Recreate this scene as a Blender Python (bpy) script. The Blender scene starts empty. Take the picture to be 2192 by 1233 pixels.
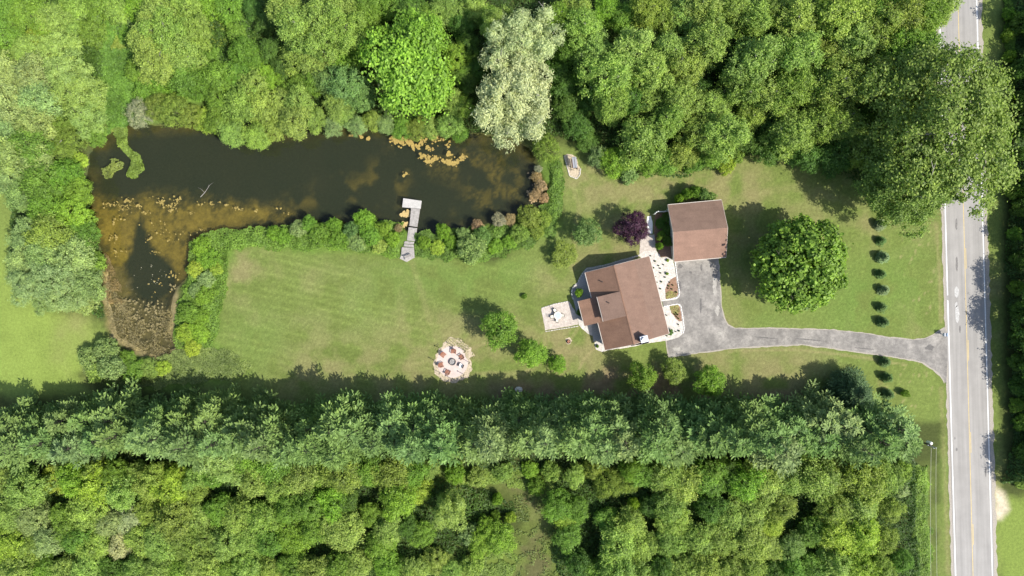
import bpy, math, random
import numpy as np
from mathutils import Vector, Matrix

# ---------------------------------------------------------------- camera, sky, sun, exposure
S = bpy.context.scene
COL = S.collection
CAM_H = 122.0
F_PX = 1464.0          # focal length in survey pixels (2192 px wide survey picture, 12 px per metre on the ground)
CX, CY = 1096.0, 616.5
cam = bpy.data.cameras.new('camera'); cam_o = bpy.data.objects.new('camera', cam); COL.objects.link(cam_o)
cam.sensor_width = 36.0; cam.lens = 36.0 * F_PX / 2192.0
cam_o.location = (0, 0, CAM_H); cam_o.rotation_euler = (0, 0, 0)
cam.clip_start = 0.5; cam.clip_end = 6000
S.camera = cam_o

SUN_EL = math.radians(51.0)
SHX, SHY = -0.875, 0.485                     # shadows fall this way on the ground (world x, y)
sun_az = math.atan2(-SHY, -SHX)              # direction towards the sun, math angle
world = bpy.data.worlds.new('World'); S.world = world; world.use_nodes = True
wn = world.node_tree; bg = wn.nodes['Background']
sky = wn.nodes.new('ShaderNodeTexSky'); sky.sky_type = 'NISHITA'; sky.sun_disc = False
sky.sun_elevation = SUN_EL; sky.sun_rotation = math.pi / 2 - sun_az
sky.air_density = 1.0; sky.dust_density = 1.5
wn.links.new(sky.outputs[0], bg.inputs[0]); bg.inputs[1].default_value = 0.15
sl = bpy.data.lights.new('sun', 'SUN'); sl.energy = 4.6; sl.angle = math.radians(0.5); sl.color = (1.0, 0.955, 0.87)
so = bpy.data.objects.new('sun', sl); COL.objects.link(so)
d = Vector((SHX * math.cos(SUN_EL), SHY * math.cos(SUN_EL), -math.sin(SUN_EL)))
so.rotation_euler = d.to_track_quat('-Z', 'Y').to_euler(); so.location = (60, -40, 90)
S.view_settings.view_transform = 'Standard'; S.view_settings.look = 'None'
S.view_settings.gamma = 1.0; S.view_settings.exposure = 0.55; S.view_settings.use_curve_mapping = False
S.cycles.max_bounces = 6; S.cycles.diffuse_bounces = 4; S.cycles.transparent_max_bounces = 8

# ---------------------------------------------------------------- helpers
def P(px, py, h=0.0):
    """Survey-plan position (read off the aerial survey) of something at height h, in metres."""
    k = (CAM_H - h) / F_PX
    return ((px - CX) * k, (CY - py) * k, h)
def P2(px, py, h=0.0): return P(px, py, h)[:2]
def poly(pts, h=0.0): return [P2(x, y, h) for x, y in pts]

def hashn(ix, iy, s):
    v = (ix.astype(np.int64) * 374761393 + iy.astype(np.int64) * 668265263 + s * 974634777) & 0xffffffff
    v = ((v ^ (v >> 13)) * 1274126177) & 0xffffffff
    return ((v ^ (v >> 16)) & 0xffff) / 65535.0
def vnoise(x, y, s=0):
    ix = np.floor(x); iy = np.floor(y); fx = x - ix; fy = y - iy
    fx = fx * fx * (3 - 2 * fx); fy = fy * fy * (3 - 2 * fy)
    a = hashn(ix, iy, s); b = hashn(ix + 1, iy, s); c = hashn(ix, iy + 1, s); e = hashn(ix + 1, iy + 1, s)
    return (a * (1 - fx) + b * fx) * (1 - fy) + (c * (1 - fx) + e * fx) * fy
def fbm(x, y, s=0, o=4):
    r = 0; a = 0.5; t = 0
    for i in range(o):
        r = r + a * vnoise(x * 2 ** i, y * 2 ** i, s + i * 17); t += a; a *= 0.5
    return r / t
def sdf(X, Y, pts):
    """signed distance to polygon, negative inside"""
    dist = np.full(X.shape, 1e9); inside = np.zeros(X.shape, bool); n = len(pts)
    for i in range(n):
        x1, y1 = pts[i]; x2, y2 = pts[(i + 1) % n]
        ex, ey = x2 - x1, y2 - y1; wx, wy = X - x1, Y - y1
        t = np.clip((wx * ex + wy * ey) / (ex * ex + ey * ey + 1e-12), 0, 1)
        dist = np.minimum(dist, (wx - ex * t) ** 2 + (wy - ey * t) ** 2)
        c = ((y1 <= Y) & (y2 > Y)) | ((y2 <= Y) & (y1 > Y))
        xi = x1 + (Y - y1) * ex / (ey if abs(ey) > 1e-12 else 1e-12)
        inside ^= c & (X < xi)
    return np.where(inside, -np.sqrt(dist), np.sqrt(dist))
def sstep(a, b, x):
    t = np.clip((x - a) / (b - a), 0, 1); return t * t * (3 - 2 * t)

def link(name, me, mat=None, parent=None):
    o = bpy.data.objects.new(name, me); COL.objects.link(o)
    if mat is not None:
        for m in (mat if isinstance(mat, (list, tuple)) else [mat]): me.materials.append(m)
    if parent: o.parent = parent
    return o
def tag(o, label=None, cat=None, group=None, kind=None):
    if label: o['label'] = label
    if cat: o['category'] = cat
    if group: o['group'] = group
    if kind: o['kind'] = kind
    return o
def empty(name, loc, rz=0.0, label=None, cat=None, group=None):
    o = bpy.data.objects.new(name, None); COL.objects.link(o); o.location = loc; o.rotation_euler = (0, 0, rz)
    o.empty_display_size = 0.3
    return tag(o, label, cat, group)
def np_mesh(name, V, F, tone=None, smooth=False, mats=None, colour=None):
    me = bpy.data.meshes.new(name); V = np.asarray(V, np.float32); F = np.asarray(F, np.int32)
    k = F.shape[1]
    me.vertices.add(len(V)); me.vertices.foreach_set('co', V.ravel())
    me.loops.add(F.size); me.loops.foreach_set('vertex_index', F.ravel())
    me.polygons.add(len(F)); me.polygons.foreach_set('loop_start', np.arange(0, F.size, k, dtype=np.int32))
    me.polygons.foreach_set('loop_total', np.full(len(F), k, np.int32))
    if smooth: me.polygons.foreach_set('use_smooth', np.ones(len(F), bool))
    if tone is not None:
        a = me.attributes.new('tone', 'FLOAT', 'FACE'); a.data.foreach_set('value', np.asarray(tone, np.float32))
    if colour is not None:
        a = me.attributes.new('tint', 'FLOAT_COLOR', 'POINT')
        c = np.ones((len(V), 4), np.float32); c[:, :3] = colour; a.data.foreach_set('color', c.ravel())
    me.update(calc_edges=True); me.validate()
    return me

class MB:
    """collects simple shaped pieces into ONE mesh"""
    def __init__(s): s.v = []; s.f = []
    def add(s, v, f):
        b = len(s.v); s.v += [tuple(p) for p in v]; s.f += [tuple(i + b for i in q) for q in f]; return s
    def box(s, c, size, rz=0.0, top=1.0, M=None):
        hx, hy, hz = size[0] / 2, size[1] / 2, size[2] / 2; v = []
        for z, k in ((-hz, 1.0), (hz, top)):
            for x, y in ((-hx, -hy), (hx, -hy), (hx, hy), (-hx, hy)):
                v.append(Vector((x * k, y * k, z)))
        R = M if M is not None else Matrix.Rotation(rz, 3, 'Z')
        v = [R @ p + Vector(c) for p in v]
        return s.add(v, [(3, 2, 1, 0), (4, 5, 6, 7), (0, 1, 5, 4), (1, 2, 6, 5), (2, 3, 7, 6), (3, 0, 4, 7)])
    def tube(s, pts, rad, n=8, cap=True):
        pts = [Vector(p) for p in pts]; rad = rad if isinstance(rad, (list, tuple)) else [rad] * len(pts)
        v = []; f = []
        for i, p in enumerate(pts):
            t = (pts[min(i + 1, len(pts) - 1)] - pts[max(i - 1, 0)]).normalized()
            a = t.orthogonal().normalized() if i == 0 else (a - t * a.dot(t)).normalized()
            b = t.cross(a)
            for k in range(n):
                q = 2 * math.pi * k / n; v.append(p + (a * math.cos(q) + b * math.sin(q)) * rad[i])
        for i in range(len(pts) - 1):
            for k in range(n):
                f.append((i * n + k, i * n + (k + 1) % n, (i + 1) * n + (k + 1) % n, (i + 1) * n + k))
        if cap: f.append(tuple(range(n))[::-1]); f.append(tuple((len(pts) - 1) * n + k for k in range(n)))
        return s.add(v, f)
    def prism(s, pts, z0, z1):
        n = len(pts); a = sum(pts[i][0] * pts[(i + 1) % n][1] - pts[(i + 1) % n][0] * pts[i][1] for i in range(n))
        if a < 0: pts = pts[::-1]
        v = [(x, y, z0) for x, y in pts] + [(x, y, z1) for x, y in pts]
        return s.add(v, [tuple(range(n))[::-1], tuple(range(n, 2 * n))] + [(i, (i + 1) % n, (i + 1) % n + n, i + n) for i in range(n)])
    def slab(s, quad, th):
        """a tilted sheet (3D corner list) with real thickness th, downwards"""
        n = len(quad); v = [Vector(q) for q in quad]; nrm = (v[1] - v[0]).cross(v[2] - v[0])
        if nrm.z < 0: v = v[::-1]
        w = [p - Vector((0, 0, th)) for p in v]
        return s.add(v + w, [tuple(range(n)), tuple(range(n, 2 * n))[::-1]] + [((i + 1) % n, i, i + n, (i + 1) % n + n) for i in range(n)])
    def build(s, name, mat, parent=None, smooth=False):
        me = bpy.data.meshes.new(name); me.from_pydata([tuple(p) for p in s.v], [], s.f)
        if smooth: me.polygons.foreach_set('use_smooth', [True] * len(me.polygons))
        me.update(); return link(name, me, mat, parent)

# ---------------------------------------------------------------- materials
class NT:
    def __init__(s, name):
        s.m = bpy.data.materials.new(name); s.m.use_nodes = True; s.t = s.m.node_tree
        s.b = s.t.nodes['Principled BSDF']; s.out = s.t.nodes['Material Output']
    def n(s, typ, **kw):
        n = s.t.nodes.new(typ)
        for k, v in kw.items(): setattr(n, k, v)
        return n
    def l(s, a, b): s.t.links.new(a, b)
    def coord(s, which='Object'): return s.n('ShaderNodeTexCoord').outputs[which]
    def noise(s, scale, detail=4, vec=None, rough=0.6, out='Fac'):
        n = s.n('ShaderNodeTexNoise'); n.inputs['Scale'].default_value = scale; n.inputs['Detail'].default_value = detail
        n.inputs['Roughness'].default_value = rough; s.l(vec if vec is not None else s.coord(), n.inputs['Vector']); return n.outputs[out]
    def ramp(s, fac, stops):
        r = s.n('ShaderNodeValToRGB'); e = r.color_ramp.elements
        while len(e) < len(stops): e.new(0.5)
        for i, (p, c) in enumerate(stops):
            e[i].position = p; e[i].color = (c, c, c, 1) if not isinstance(c, (tuple, list)) else (*c, 1)
        s.l(fac, r.inputs[0]); return r.outputs[0]
    def mix(s, a, b, fac, blend='MIX'):
        m = s.n('ShaderNodeMix', data_type='RGBA', blend_type=blend)
        for v, i in ((fac, 0), (a, 6), (b, 7)):
            if isinstance(v, (int, float)): m.inputs[i].default_value = v
            elif isinstance(v, tuple): m.inputs[i].default_value = (*v, 1)
            else: s.l(v, m.inputs[i])
        return m.outputs[2]
    def bump(s, h, strength=0.4, dist=0.05):
        b = s.n('ShaderNodeBump'); b.inputs['Strength'].default_value = strength; b.inputs['Distance'].default_value = dist
        s.l(h, b.inputs['Height']); s.l(b.outputs[0], s.b.inputs['Normal'])
def mat(name, col, rough=0.8, metal=0.0, var=0.25, scale=3.0, spec=0.3, bump=0.0, fine=30.0):
    t = NT(name); a = t.noise(scale, 4); b = t.noise(fine, 3)
    r1 = t.ramp(a, [(0.3, 1 - var), (0.7, 1 + var)]); r2 = t.ramp(b, [(0.3, 1 - var * 0.6), (0.7, 1 + var * 0.6)])
    c = t.mix(t.mix(tuple(col), r1, 1.0, 'MULTIPLY'), r2, 1.0, 'MULTIPLY')
    t.l(c, t.b.inputs['Base Color']); t.b.inputs['Roughness'].default_value = rough; t.b.inputs['Metallic'].default_value = metal
    t.b.inputs['Specular IOR Level'].default_value = spec
    if bump: t.bump(b, bump, 0.03)
    return t.m
def leaf_mat(name, trans=0.36, gloss=0.02, rough=0.55, tlow=0.48, thigh=1.65):
    t = NT(name); oi = t.n('ShaderNodeObjectInfo'); at = t.n('ShaderNodeAttribute', attribute_name='tone')
    r = t.ramp(at.outputs['Fac'], [(0.0, (tlow * 0.92, tlow, tlow * 0.95)), (0.5, (1, 1, 1)), (1.0, (thigh * 1.06, thigh, thigh * 0.85))])
    c = t.mix(oi.outputs['Color'], r, 1.0, 'MULTIPLY')
    df = t.n('ShaderNodeBsdfDiffuse'); tr = t.n('ShaderNodeBsdfTranslucent'); gl = t.n('ShaderNodeBsdfGlossy')
    t.l(c, df.inputs[0]); c2 = t.mix(c, (1.0, 1.25, 0.45), 1.0, 'MULTIPLY'); t.l(c2, tr.inputs[0]); gl.inputs['Roughness'].default_value = rough
    m1 = t.n('ShaderNodeMixShader'); m1.inputs[0].default_value = trans; t.l(df.outputs[0], m1.inputs[1]); t.l(tr.outputs[0], m1.inputs[2])
    m2 = t.n('ShaderNodeMixShader'); m2.inputs[0].default_value = gloss; t.l(m1.outputs[0], m2.inputs[1]); t.l(gl.outputs[0], m2.inputs[2])
    t.l(m2.outputs[0], t.out.inputs[0]); return t.m
M_LEAF = leaf_mat('leaf'); M_NEEDLE = leaf_mat('needle', 0.15, 0.012, 0.5, 0.46, 1.55); M_SILVER = leaf_mat('silver_leaf', 0.22, 0.03, 0.5, 0.55, 1.35)
M_BARK = mat('bark', (0.07, 0.06, 0.045), 0.9, scale=6, var=0.35); M_PALEBARK = mat('pale_bark', (0.30, 0.28, 0.24), 0.9, scale=6, var=0.3)
M_WOOD = mat('weathered_wood', (0.34, 0.315, 0.29), 0.85, scale=2.5, var=0.25, bump=0.3); M_DARKWOOD = mat('dark_wood', (0.05, 0.035, 0.03), 0.7)
M_REDWOOD = mat('reddish_wood', (0.27, 0.12, 0.075), 0.75, scale=5); M_IRON = mat('dark_iron', (0.03, 0.03, 0.032), 0.5, 0.6)
M_WHITE = mat('white_paint', (0.78, 0.77, 0.74), 0.5, var=0.06); M_SIDING = mat('cream_siding', (0.60, 0.56, 0.48), 0.6, var=0.08)
M_GLASS = mat('window_glass', (0.03, 0.04, 0.05), 0.08, var=0.1, spec=0.8); M_METAL = mat('galvanised_metal', (0.50, 0.52, 0.55), 0.45, 0.5, var=0.1)
M_BLUE = mat('navy_paint', (0.03, 0.05, 0.10), 0.4); M_CREAM = mat('cream_cushion', (0.72, 0.69, 0.58), 0.9, var=0.08)
M_TRIM = mat('tan_trim', (0.50, 0.44, 0.38), 0.6, var=0.06)
M_STONE = mat('edging_stone', (0.50, 0.47, 0.42), 0.9, scale=8, var=0.3, bump=0.4); M_ASH = mat('fire_ash', (0.45, 0.43, 0.41), 0.95, scale=14, var=0.45)
M_LINE_W = mat('white_road_paint', (0.74, 0.73, 0.70), 0.7, var=0.16, scale=2.0, fine=14); M_LINE_Y = mat('yellow_road_paint', (0.52, 0.39, 0.16), 0.7, var=0.14, scale=2.0, fine=14)

# ---------------------------------------------------------------- survey outlines
POND = [(190,330),(215,300),(270,266),(330,268),(450,258),(560,280),(700,268),(850,272),(1000,286),(1100,300),(1130,320),(1150,360),(1172,400),(1160,445),(1110,462),(1060,476),(1010,488),(960,492),(930,506),(890,500),(860,490),(800,480),(760,476),(700,486),(640,474),(600,482),(560,496),(510,494),(460,504),(418,522),(408,560),(402,590),(384,620),(378,680),(374,705),(402,742),(384,768),(340,778),(290,758),(245,728),(230,700),(220,640),(220,580),(208,520),(193,470),(185,400)]
MARSH = [(222,560),(262,600),(262,640),(300,655),(352,650),(372,610),(392,605),(380,680),(405,745),(384,770),(340,780),(290,760),(245,728),(228,700),(218,640)]
HOLE = [(290,452),(298,480),(316,528),(345,556),(372,588),(362,625),(330,640),(300,645),(262,615),(256,570),(270,520),(278,480)]
ALG_SW = [(196,428),(240,440),(280,428),(340,424),(400,430),(470,436),(560,440),(620,455),(590,480),(520,490),(420,518),(408,560),(398,595),(365,620),(250,620),(222,590),(212,540),(196,470)]
ALG_E = [(820,288),(900,288),(990,300),(1080,320),(1130,360),(1130,420),(1040,448),(985,452),(1000,400),(920,360),(850,320)]
ALG_SC = [(600,446),(860,420),(872,350),(840,340),(700,400),(600,430)]

# ---------------------------------------------------------------- the ground: one sheet to the horizon
def axis(lo, hi, step):
    core = np.arange(lo, hi + step * 0.5, step); out = []; x = hi; s = step
    while x < 2500: s *= 1.5; x += s; out.append(x)
    left = []; x = lo; s = step
    while x > -2500: s *= 1.5; x -= s; left.append(x)
    return np.concatenate([np.array(left[::-1]), core, np.array(out)])
gx = axis(-96, 96, 0.33); gy = axis(-56, 56, 0.33)
GX, GY = np.meshgrid(gx, gy)
wob = (fbm(GX * 0.45, GY * 0.45, 5) - 0.5) * 2.6 + (fbm(GX * 1.6, GY * 1.6, 9) - 0.5) * 1.0
pd = sdf(GX, GY, poly(POND, -0.5))
pdw = pd + wob * 0.5
GZ = -0.02 - 1.3 * sstep(1.2, -3.0, pdw) - 0.45 * sstep(0.6, -0.6, pdw)
mk = lambda pts, a=1.5, w=1.0: sstep(a, -a, sdf(GX, GY, poly(pts)) + wob * w)
def C(*c): return np.array(c)[None, None, :]
n1 = fbm(GX * 0.09, GY * 0.09, 1); n2 = fbm(GX * 0.35, GY * 0.35, 2); n3 = fbm(GX * 1.1, GY * 1.1, 3); n4 = fbm(GX * 0.035, GY * 0.035, 4)
def blend(a, b, w): return a * (1 - w[..., None]) + b * w[..., None]
LAWN = C(0.134, 0.174, 0.043); DRY = C(0.205, 0.182, 0.082); FIELD = C(0.185, 0.246, 0.052); FLOOR = C(0.060, 0.075, 0.022); LUSH = C(0.105, 0.175, 0.030)
SOIL = C(0.20, 0.145, 0.085)
col = np.ones(GX.shape + (3,)) * FLOOR
lawn_all = [(470,500),(420,900),(1000,900),(2020,900),(2000,1260),(2145,1260),(2150,-20),(2000,-20),(1990,330),(1560,330),(1330,380),(1250,300),(1190,310),(1200,470),(1130,520),(1060,560),(900,540),(700,520)]
lawn_w = mk(lawn_all, 1.0, 0.6)
lawn = blend(LAWN * (0.88 + 0.24 * n2[..., None]), DRY, np.clip(sstep(0.47, 0.75, n1 * 0.5 + n2 * 0.5) * 0.6, 0, 1))
# the main lawn: mowing stripes that run slightly downhill to the right
ml = mk([(478,530),(600,520),(900,560),(1150,560),(1230,600),(1160,720),(900,830),(480,830)], 3.0, 0.7)
ang = math.radians(-12); su = GX * math.sin(-ang) + GY * math.cos(-ang)
st = 0.5 + 0.5 * np.sin(su * 2 * math.pi / 1.35 + 3.0 * fbm(GX * 0.05, GY * 0.05, 31) )
st = st * sstep(0.35, 0.6, fbm(GX * 0.06 + su * 0.3, su * 0.5, 41))
lawn = lawn * (1 + (ml * 0.24 * (st - 0.4))[..., None])
dp = lambda px, py, r: np.exp(-(((GX - P(px, py)[0]) ** 2 + (GY - P(px, py)[1]) ** 2) / (r / 12.0) ** 2))
dry_spots = sum(dp(*a) for a in [(540,560,55),(500,600,45),(700,760,110),(850,770,90),(1000,730,70),(1180,720,60),(1240,560,60),(1310,520,40),(1380,400,90),(1260,400,60),(1500,400,80),(1620,400,60),(1230,760,70),(1500,770,60),(1620,790,90),(1720,780,70),(1760,480,40),(1590,620,45),(650,800,60),(1160,600,40),(1560,700,30)])
lawn = blend(lawn, DRY * (0.9 + 0.25 * n3[..., None]), np.clip(dry_spots * 0.62 * sstep(0.25, 0.65, n2), 0, 0.8))
lush_spots = sum(dp(*a) for a in [(560,730,90),(760,640,110),(900,560,60),(1000,600,70),(1200,520,40),(1100,580,60),(1640,690,60),(1800,700,90),(1960,600,90),(1850,620,60),(2000,1000,80)])
lawn = blend(lawn, LAWN * C(0.86, 1.06, 0.9), np.clip(lush_spots * 0.5 * sstep(0.3, 0.6, n2), 0, 0.7))
# tan sprigs in the lawn by the road
spr = sstep(0.70, 0.80, fbm(GX * 1.9, GY * 0.9, 77, 3)) * mk([(1890,470),(2010,470),(2015,700),(1890,740),(1890,900),(2015,900)] , 2.0)
lawn = blend(lawn, DRY * 1.35, spr * 0.7)
col = blend(col, lawn, lawn_w)
def stroke(pts, w):
    dd = np.full(GX.shape, 1e9); pl = poly(pts)
    for (x1, y1), (x2, y2) in zip(pl[:-1], pl[1:]):
        ex_, ey_ = x2 - x1, y2 - y1; t_ = np.clip(((GX - x1) * ex_ + (GY - y1) * ey_) / (ex_ * ex_ + ey_ * ey_), 0, 1); dd = np.minimum(dd, np.hypot(GX - x1 - ex_ * t_, GY - y1 - ey_ * t_))
    return sstep(w, w * .2, dd + (n3 - .5) * w * 1.2)
for pts, w, k in (([(1272,744),(1262,756),(1250,768),(1240,790)], .35, .8), ([(1168,712),(1166,740),(1160,770),(1120,800),(1020,800)], .7, .45), ([(1012,745),(1040,735),(1075,738)], .4, .5), ([(1238,700),(1228,716),(1220,728)], .5, .45), ([(1225,392),(1240,440),(1230,520),(1225,580)], .8, .35), ([(880,560),(900,620),(935,735)], .9, .22), ([(1548,430),(1700,400),(1850,440),(1870,500)], 1.2, .25), ([(1560,752),(1700,748),(1850,765),(1940,782)], .35, .6), ([(2004,480),(2012,600),(2014,690)], .5, .5), ([(2015,830),(2022,1000),(2030,1230)], .6, .4)):
    col = blend(col, DRY * 1.25 * (.8 + .4 * n3[..., None]), stroke(pts, w) * k * lawn_w)
col = col * (1 + .16 * (sstep(.60, .72, n5_ := fbm(GX * 2.6, GY * 2.6, 88, 3)) - .3 * sstep(.42, .30, n5_)) * lawn_w)[..., None]
fld = mk([(-60,250),(60,300),(40,420),(60,560),(100,650),(200,680),(235,740),(170,800),(200,850),(-60,850)], 2.0)
field = blend(FIELD * (0.85 + 0.3 * n2[..., None]), DRY * 1.2, sstep(0.5, 0.8, n1) * 0.5)
field = blend(field, LAWN, dp(40, 440, 90) * 0.8)
col = blend(col, field, fld)
mead = mk([(140,-10),(600,-10),(520,120),(500,200),(420,230),(300,270),(230,290),(200,200),(150,120)], 3.0)
col = blend(col, LUSH * 1.35 * (0.7 + 0.6 * n3[..., None]), mead)
bank = mk([(400,520),(520,490),(860,470),(900,480),(1130,440),(1170,330),(1200,330),(1200,490),(1090,540),(1010,560),(880,545),(600,535),(500,530),(480,620),(460,740),(540,800),(380,840),(230,820),(200,760),(360,760),(380,700)], 1.0, 0.8)
col = blend(col, LUSH * (0.7 + 0.7 * n3[..., None]), bank * 0.85)
for pl, w in (([(1055,820),(1220,830),(1300,790),(1420,800),(1490,815),(1560,850),(1700,840),(1860,860),(1860,900),(1040,900)], .75), ([(1400,760),(1430,790),(1500,830),(1430,850),(1390,820)], .5), ([(1290,785),(1340,775),(1350,830),(1290,830)], .5)):
    col = blend(col, SOIL * (0.6 + 0.8 * n3[..., None]), mk(pl, 1.5) * w * sstep(0.3, 0.6, n2))
path = mk([(1060,1035),(1120,1025),(1160,1065),(1178,1110),(1165,1160),(1190,1260),(1090,1260),(1115,1190),(1138,1130),(1112,1070)], 2.5, 1.8)
col = blend(col, DRY * 0.72 * (0.6 + 0.8 * n3[..., None]), path * 0.55); col = blend(col, LAWN, path * sstep(.5, .7, n2) * .5)
clr = mk([(930,1000),(1060,1000),(1200,1030),(1210,1080),(1195,1140),(1230,1260),(960,1260),(1000,1170),(1120,1150),(1120,1080),(1060,1045),(950,1030)], 2.5, 1.8); col = blend(col, LAWN * C(1.0, 1.05, .8) * (.7 + .6 * n3[..., None]), clr * (1 - path) * .8)
rb = mk([(2132,1060),(2220,1075),(2220,1270),(2140,1270)], 1.5); col = blend(col, FIELD * 0.9, rb)
gr = mk([(2128,1040),(2150,1055),(2158,1090),(2145,1110),(2130,1112)], 0.8, 0.4); col = blend(col, C(0.50, 0.43, 0.31) * (0.8 + 0.4 * n3[..., None]), gr)
gr = mk([(1975,1000),(2000,1000),(2010,1260),(1960,1260)], 1.5); col = blend(col, LAWN * 0.95, gr * 0.7)
# pond bed: dark silt with brown weed in the shallows
BED = C(0.036, 0.044, 0.028); WEED = C(0.36, 0.27, 0.060)
wet = sstep(0.6, -0.6, pdw)
n5 = fbm(GX * 2.2, GY * 2.2, 55); wm = np.clip(mk(ALG_SW, 2.2, 1.4) * (0.34 + 0.45 * sstep(0.35, 0.6, n2) + .25 * sstep(.3, .6, n3) + .6 * sstep(.50, .66, n5)) * (1 - mk(HOLE, 0.7, 0.35)), 0, 1)
wm = np.maximum(wm, mk(ALG_E, 3.0) * sstep(0.46, 0.66, n2) * 0.34 * (0.3 + 1.2 * sstep(.35, .65, n5)))
wm = np.maximum(wm, mk(ALG_SC, 3.0) * sstep(0.5, 0.7, n2) * 0.5)
wm = np.maximum(wm, sstep(-2.6, -0.4, pd) * 0.3 * sstep(0.35, 0.6, n2))
mw = mk(MARSH, 1.0)
bed = blend(np.ones(GX.shape + (3,)) * BED, WEED * (0.75 + 0.7 * n3[..., None]), np.clip(wm, 0, 1))
bed = blend(bed, C(.25, .205, .10) * (.6 + .9 * n5[..., None]), mw * .9); col = blend(col, bed, wet)
GZ = np.where(wet > 0, GZ + 0.75 * wet * mk(MARSH, 0.8), GZ)
rdm = np.hypot(np.maximum(np.abs(GX) - 96, 0), np.maximum(np.abs(GY) - 56, 0)); col = blend(col, LAWN * 0.75, sstep(5, 60, rdm))
ny, nx = GX.shape; idx = np.arange(nx * ny).reshape(ny, nx)
F = np.stack([idx[:-1, :-1], idx[:-1, 1:], idx[1:, 1:], idx[1:, :-1]], -1).reshape(-1, 4)
t = NT('ground_cover'); at = t.n('ShaderNodeAttribute', attribute_name='tint')
a = t.noise(2.2, 6, rough=0.75); b = t.noise(9.0, 3, rough=0.7)
c = t.mix(t.mix(at.outputs['Color'], t.ramp(a, [(0.3, 0.74), (0.72, 1.26)]), 1.0, 'MULTIPLY'), t.ramp(b, [(0.3, 0.82), (0.72, 1.2)]), 1.0, 'MULTIPLY')
t.l(c, t.b.inputs['Base Color']); t.b.inputs['Roughness'].default_value = 0.95; t.b.inputs['Specular IOR Level'].default_value = 0.1; t.bump(b, 0.5, 0.12)
g = link('ground', np_mesh('ground', np.stack([GX, GY, GZ], -1).reshape(-1, 3), F, smooth=True, colour=col.reshape(-1, 3)), t.m); tag(g, kind='structure')

# water surface
t = NT('pond_water'); t.t.nodes.remove(t.b)
tr = t.n('ShaderNodeBsdfTransparent'); tr.inputs[0].default_value = (0.82, 0.82, 0.70, 1)
df = t.n('ShaderNodeBsdfDiffuse'); nz = t.noise(0.12, 4)
t.l(t.ramp(nz, [(0.3, (0.026, 0.034, 0.018)), (0.7, (0.040, 0.043, 0.022))]), df.inputs[0])
gl = t.n('ShaderNodeBsdfGlossy'); gl.inputs['Roughness'].default_value = 0.06
bp = t.n('ShaderNodeBump'); bp.inputs['Strength'].default_value = 0.15; bp.inputs['Distance'].default_value = 0.02; t.l(t.noise(3.0, 3), bp.inputs['Height']); t.l(bp.outputs[0], gl.inputs['Normal'])
m1 = t.n('ShaderNodeMixShader'); m1.inputs[0].default_value = 0.34; t.l(tr.outputs[0], m1.inputs[1]); t.l(df.outputs[0], m1.inputs[2])
fr = t.n('ShaderNodeFresnel'); fr.inputs[0].default_value = 1.33; m2 = t.n('ShaderNodeMixShader'); t.l(fr.outputs[0], m2.inputs[0]); t.l(m1.outputs[0], m2.inputs[1]); t.l(gl.outputs[0], m2.inputs[2])
t.l(m2.outputs[0], t.out.inputs[0])
X0, Y0 = P2(170, 790); X1, Y1 = P2(1195, 240)
me = bpy.data.meshes.new('pond_water'); me.from_pydata([(X0, Y0, -0.5), (X1, Y0, -0.5), (X1, Y1, -0.5), (X0, Y1, -0.5)], [], [(0, 1, 2, 3)])
tag(link('pond_water', me, t.m), kind='structure')

# ---------------------------------------------------------------- paved sheets
def sheet(name, pts, z, m, h=0.0, sub=None):
    p = poly(pts, h); me = bpy.data.meshes.new(name); me.from_pydata([(x, y, z) for x, y in p], [], [tuple(range(len(p)))]); me.update()
    o = link(name, me, m); tag(o, kind='structure'); return o
def rough_poly(pts, amp=2.0, step=9.0, seed=1, closed=True):
    """subdivide an outline and roughen its edge (crumbling asphalt, gravel)"""
    r = random.Random(seed); out = []; n = len(pts)
    for i in range(n if closed else n - 1):
        x1, y1 = pts[i]; x2, y2 = pts[(i + 1) % n]; L = math.hypot(x2 - x1, y2 - y1); k = max(1, int(L / step))
        for j in range(k):
            t_ = j / k; out.append((x1 + (x2 - x1) * t_ + r.uniform(-amp, amp), y1 + (y2 - y1) * t_ + r.uniform(-amp, amp)))
    return out
def xl(y): return 2010.5 + 0.0284 * y
def xr(y): return 2090.5 + 0.0276 * y
YA, YB = -900, 2400
t = NT('gravel_shoulder'); t.l(t.ramp(t.noise(7, 5, rough=0.8), [(0.3, (0.20, 0.17, 0.12)), (0.7, (0.45, 0.41, 0.36))]), t.b.inputs['Base Color']); t.b.inputs['Roughness'].default_value = 0.95; M_GRAVEL = t.m
L = [(xl(y) - 9, y) for y in range(YA, YB + 1, 10)]; R_ = [(xr(y) + 11, y) for y in range(YB, YA - 1, -10)]
rr = random.Random(4); L = [(x + rr.uniform(-1.6, 1.6), y) for x, y in L]; R_ = [(x + rr.uniform(-2.2, 2.2), y) for x, y in R_]
sheet('road_shoulder', L + R_, 0.002, M_GRAVEL)
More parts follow.
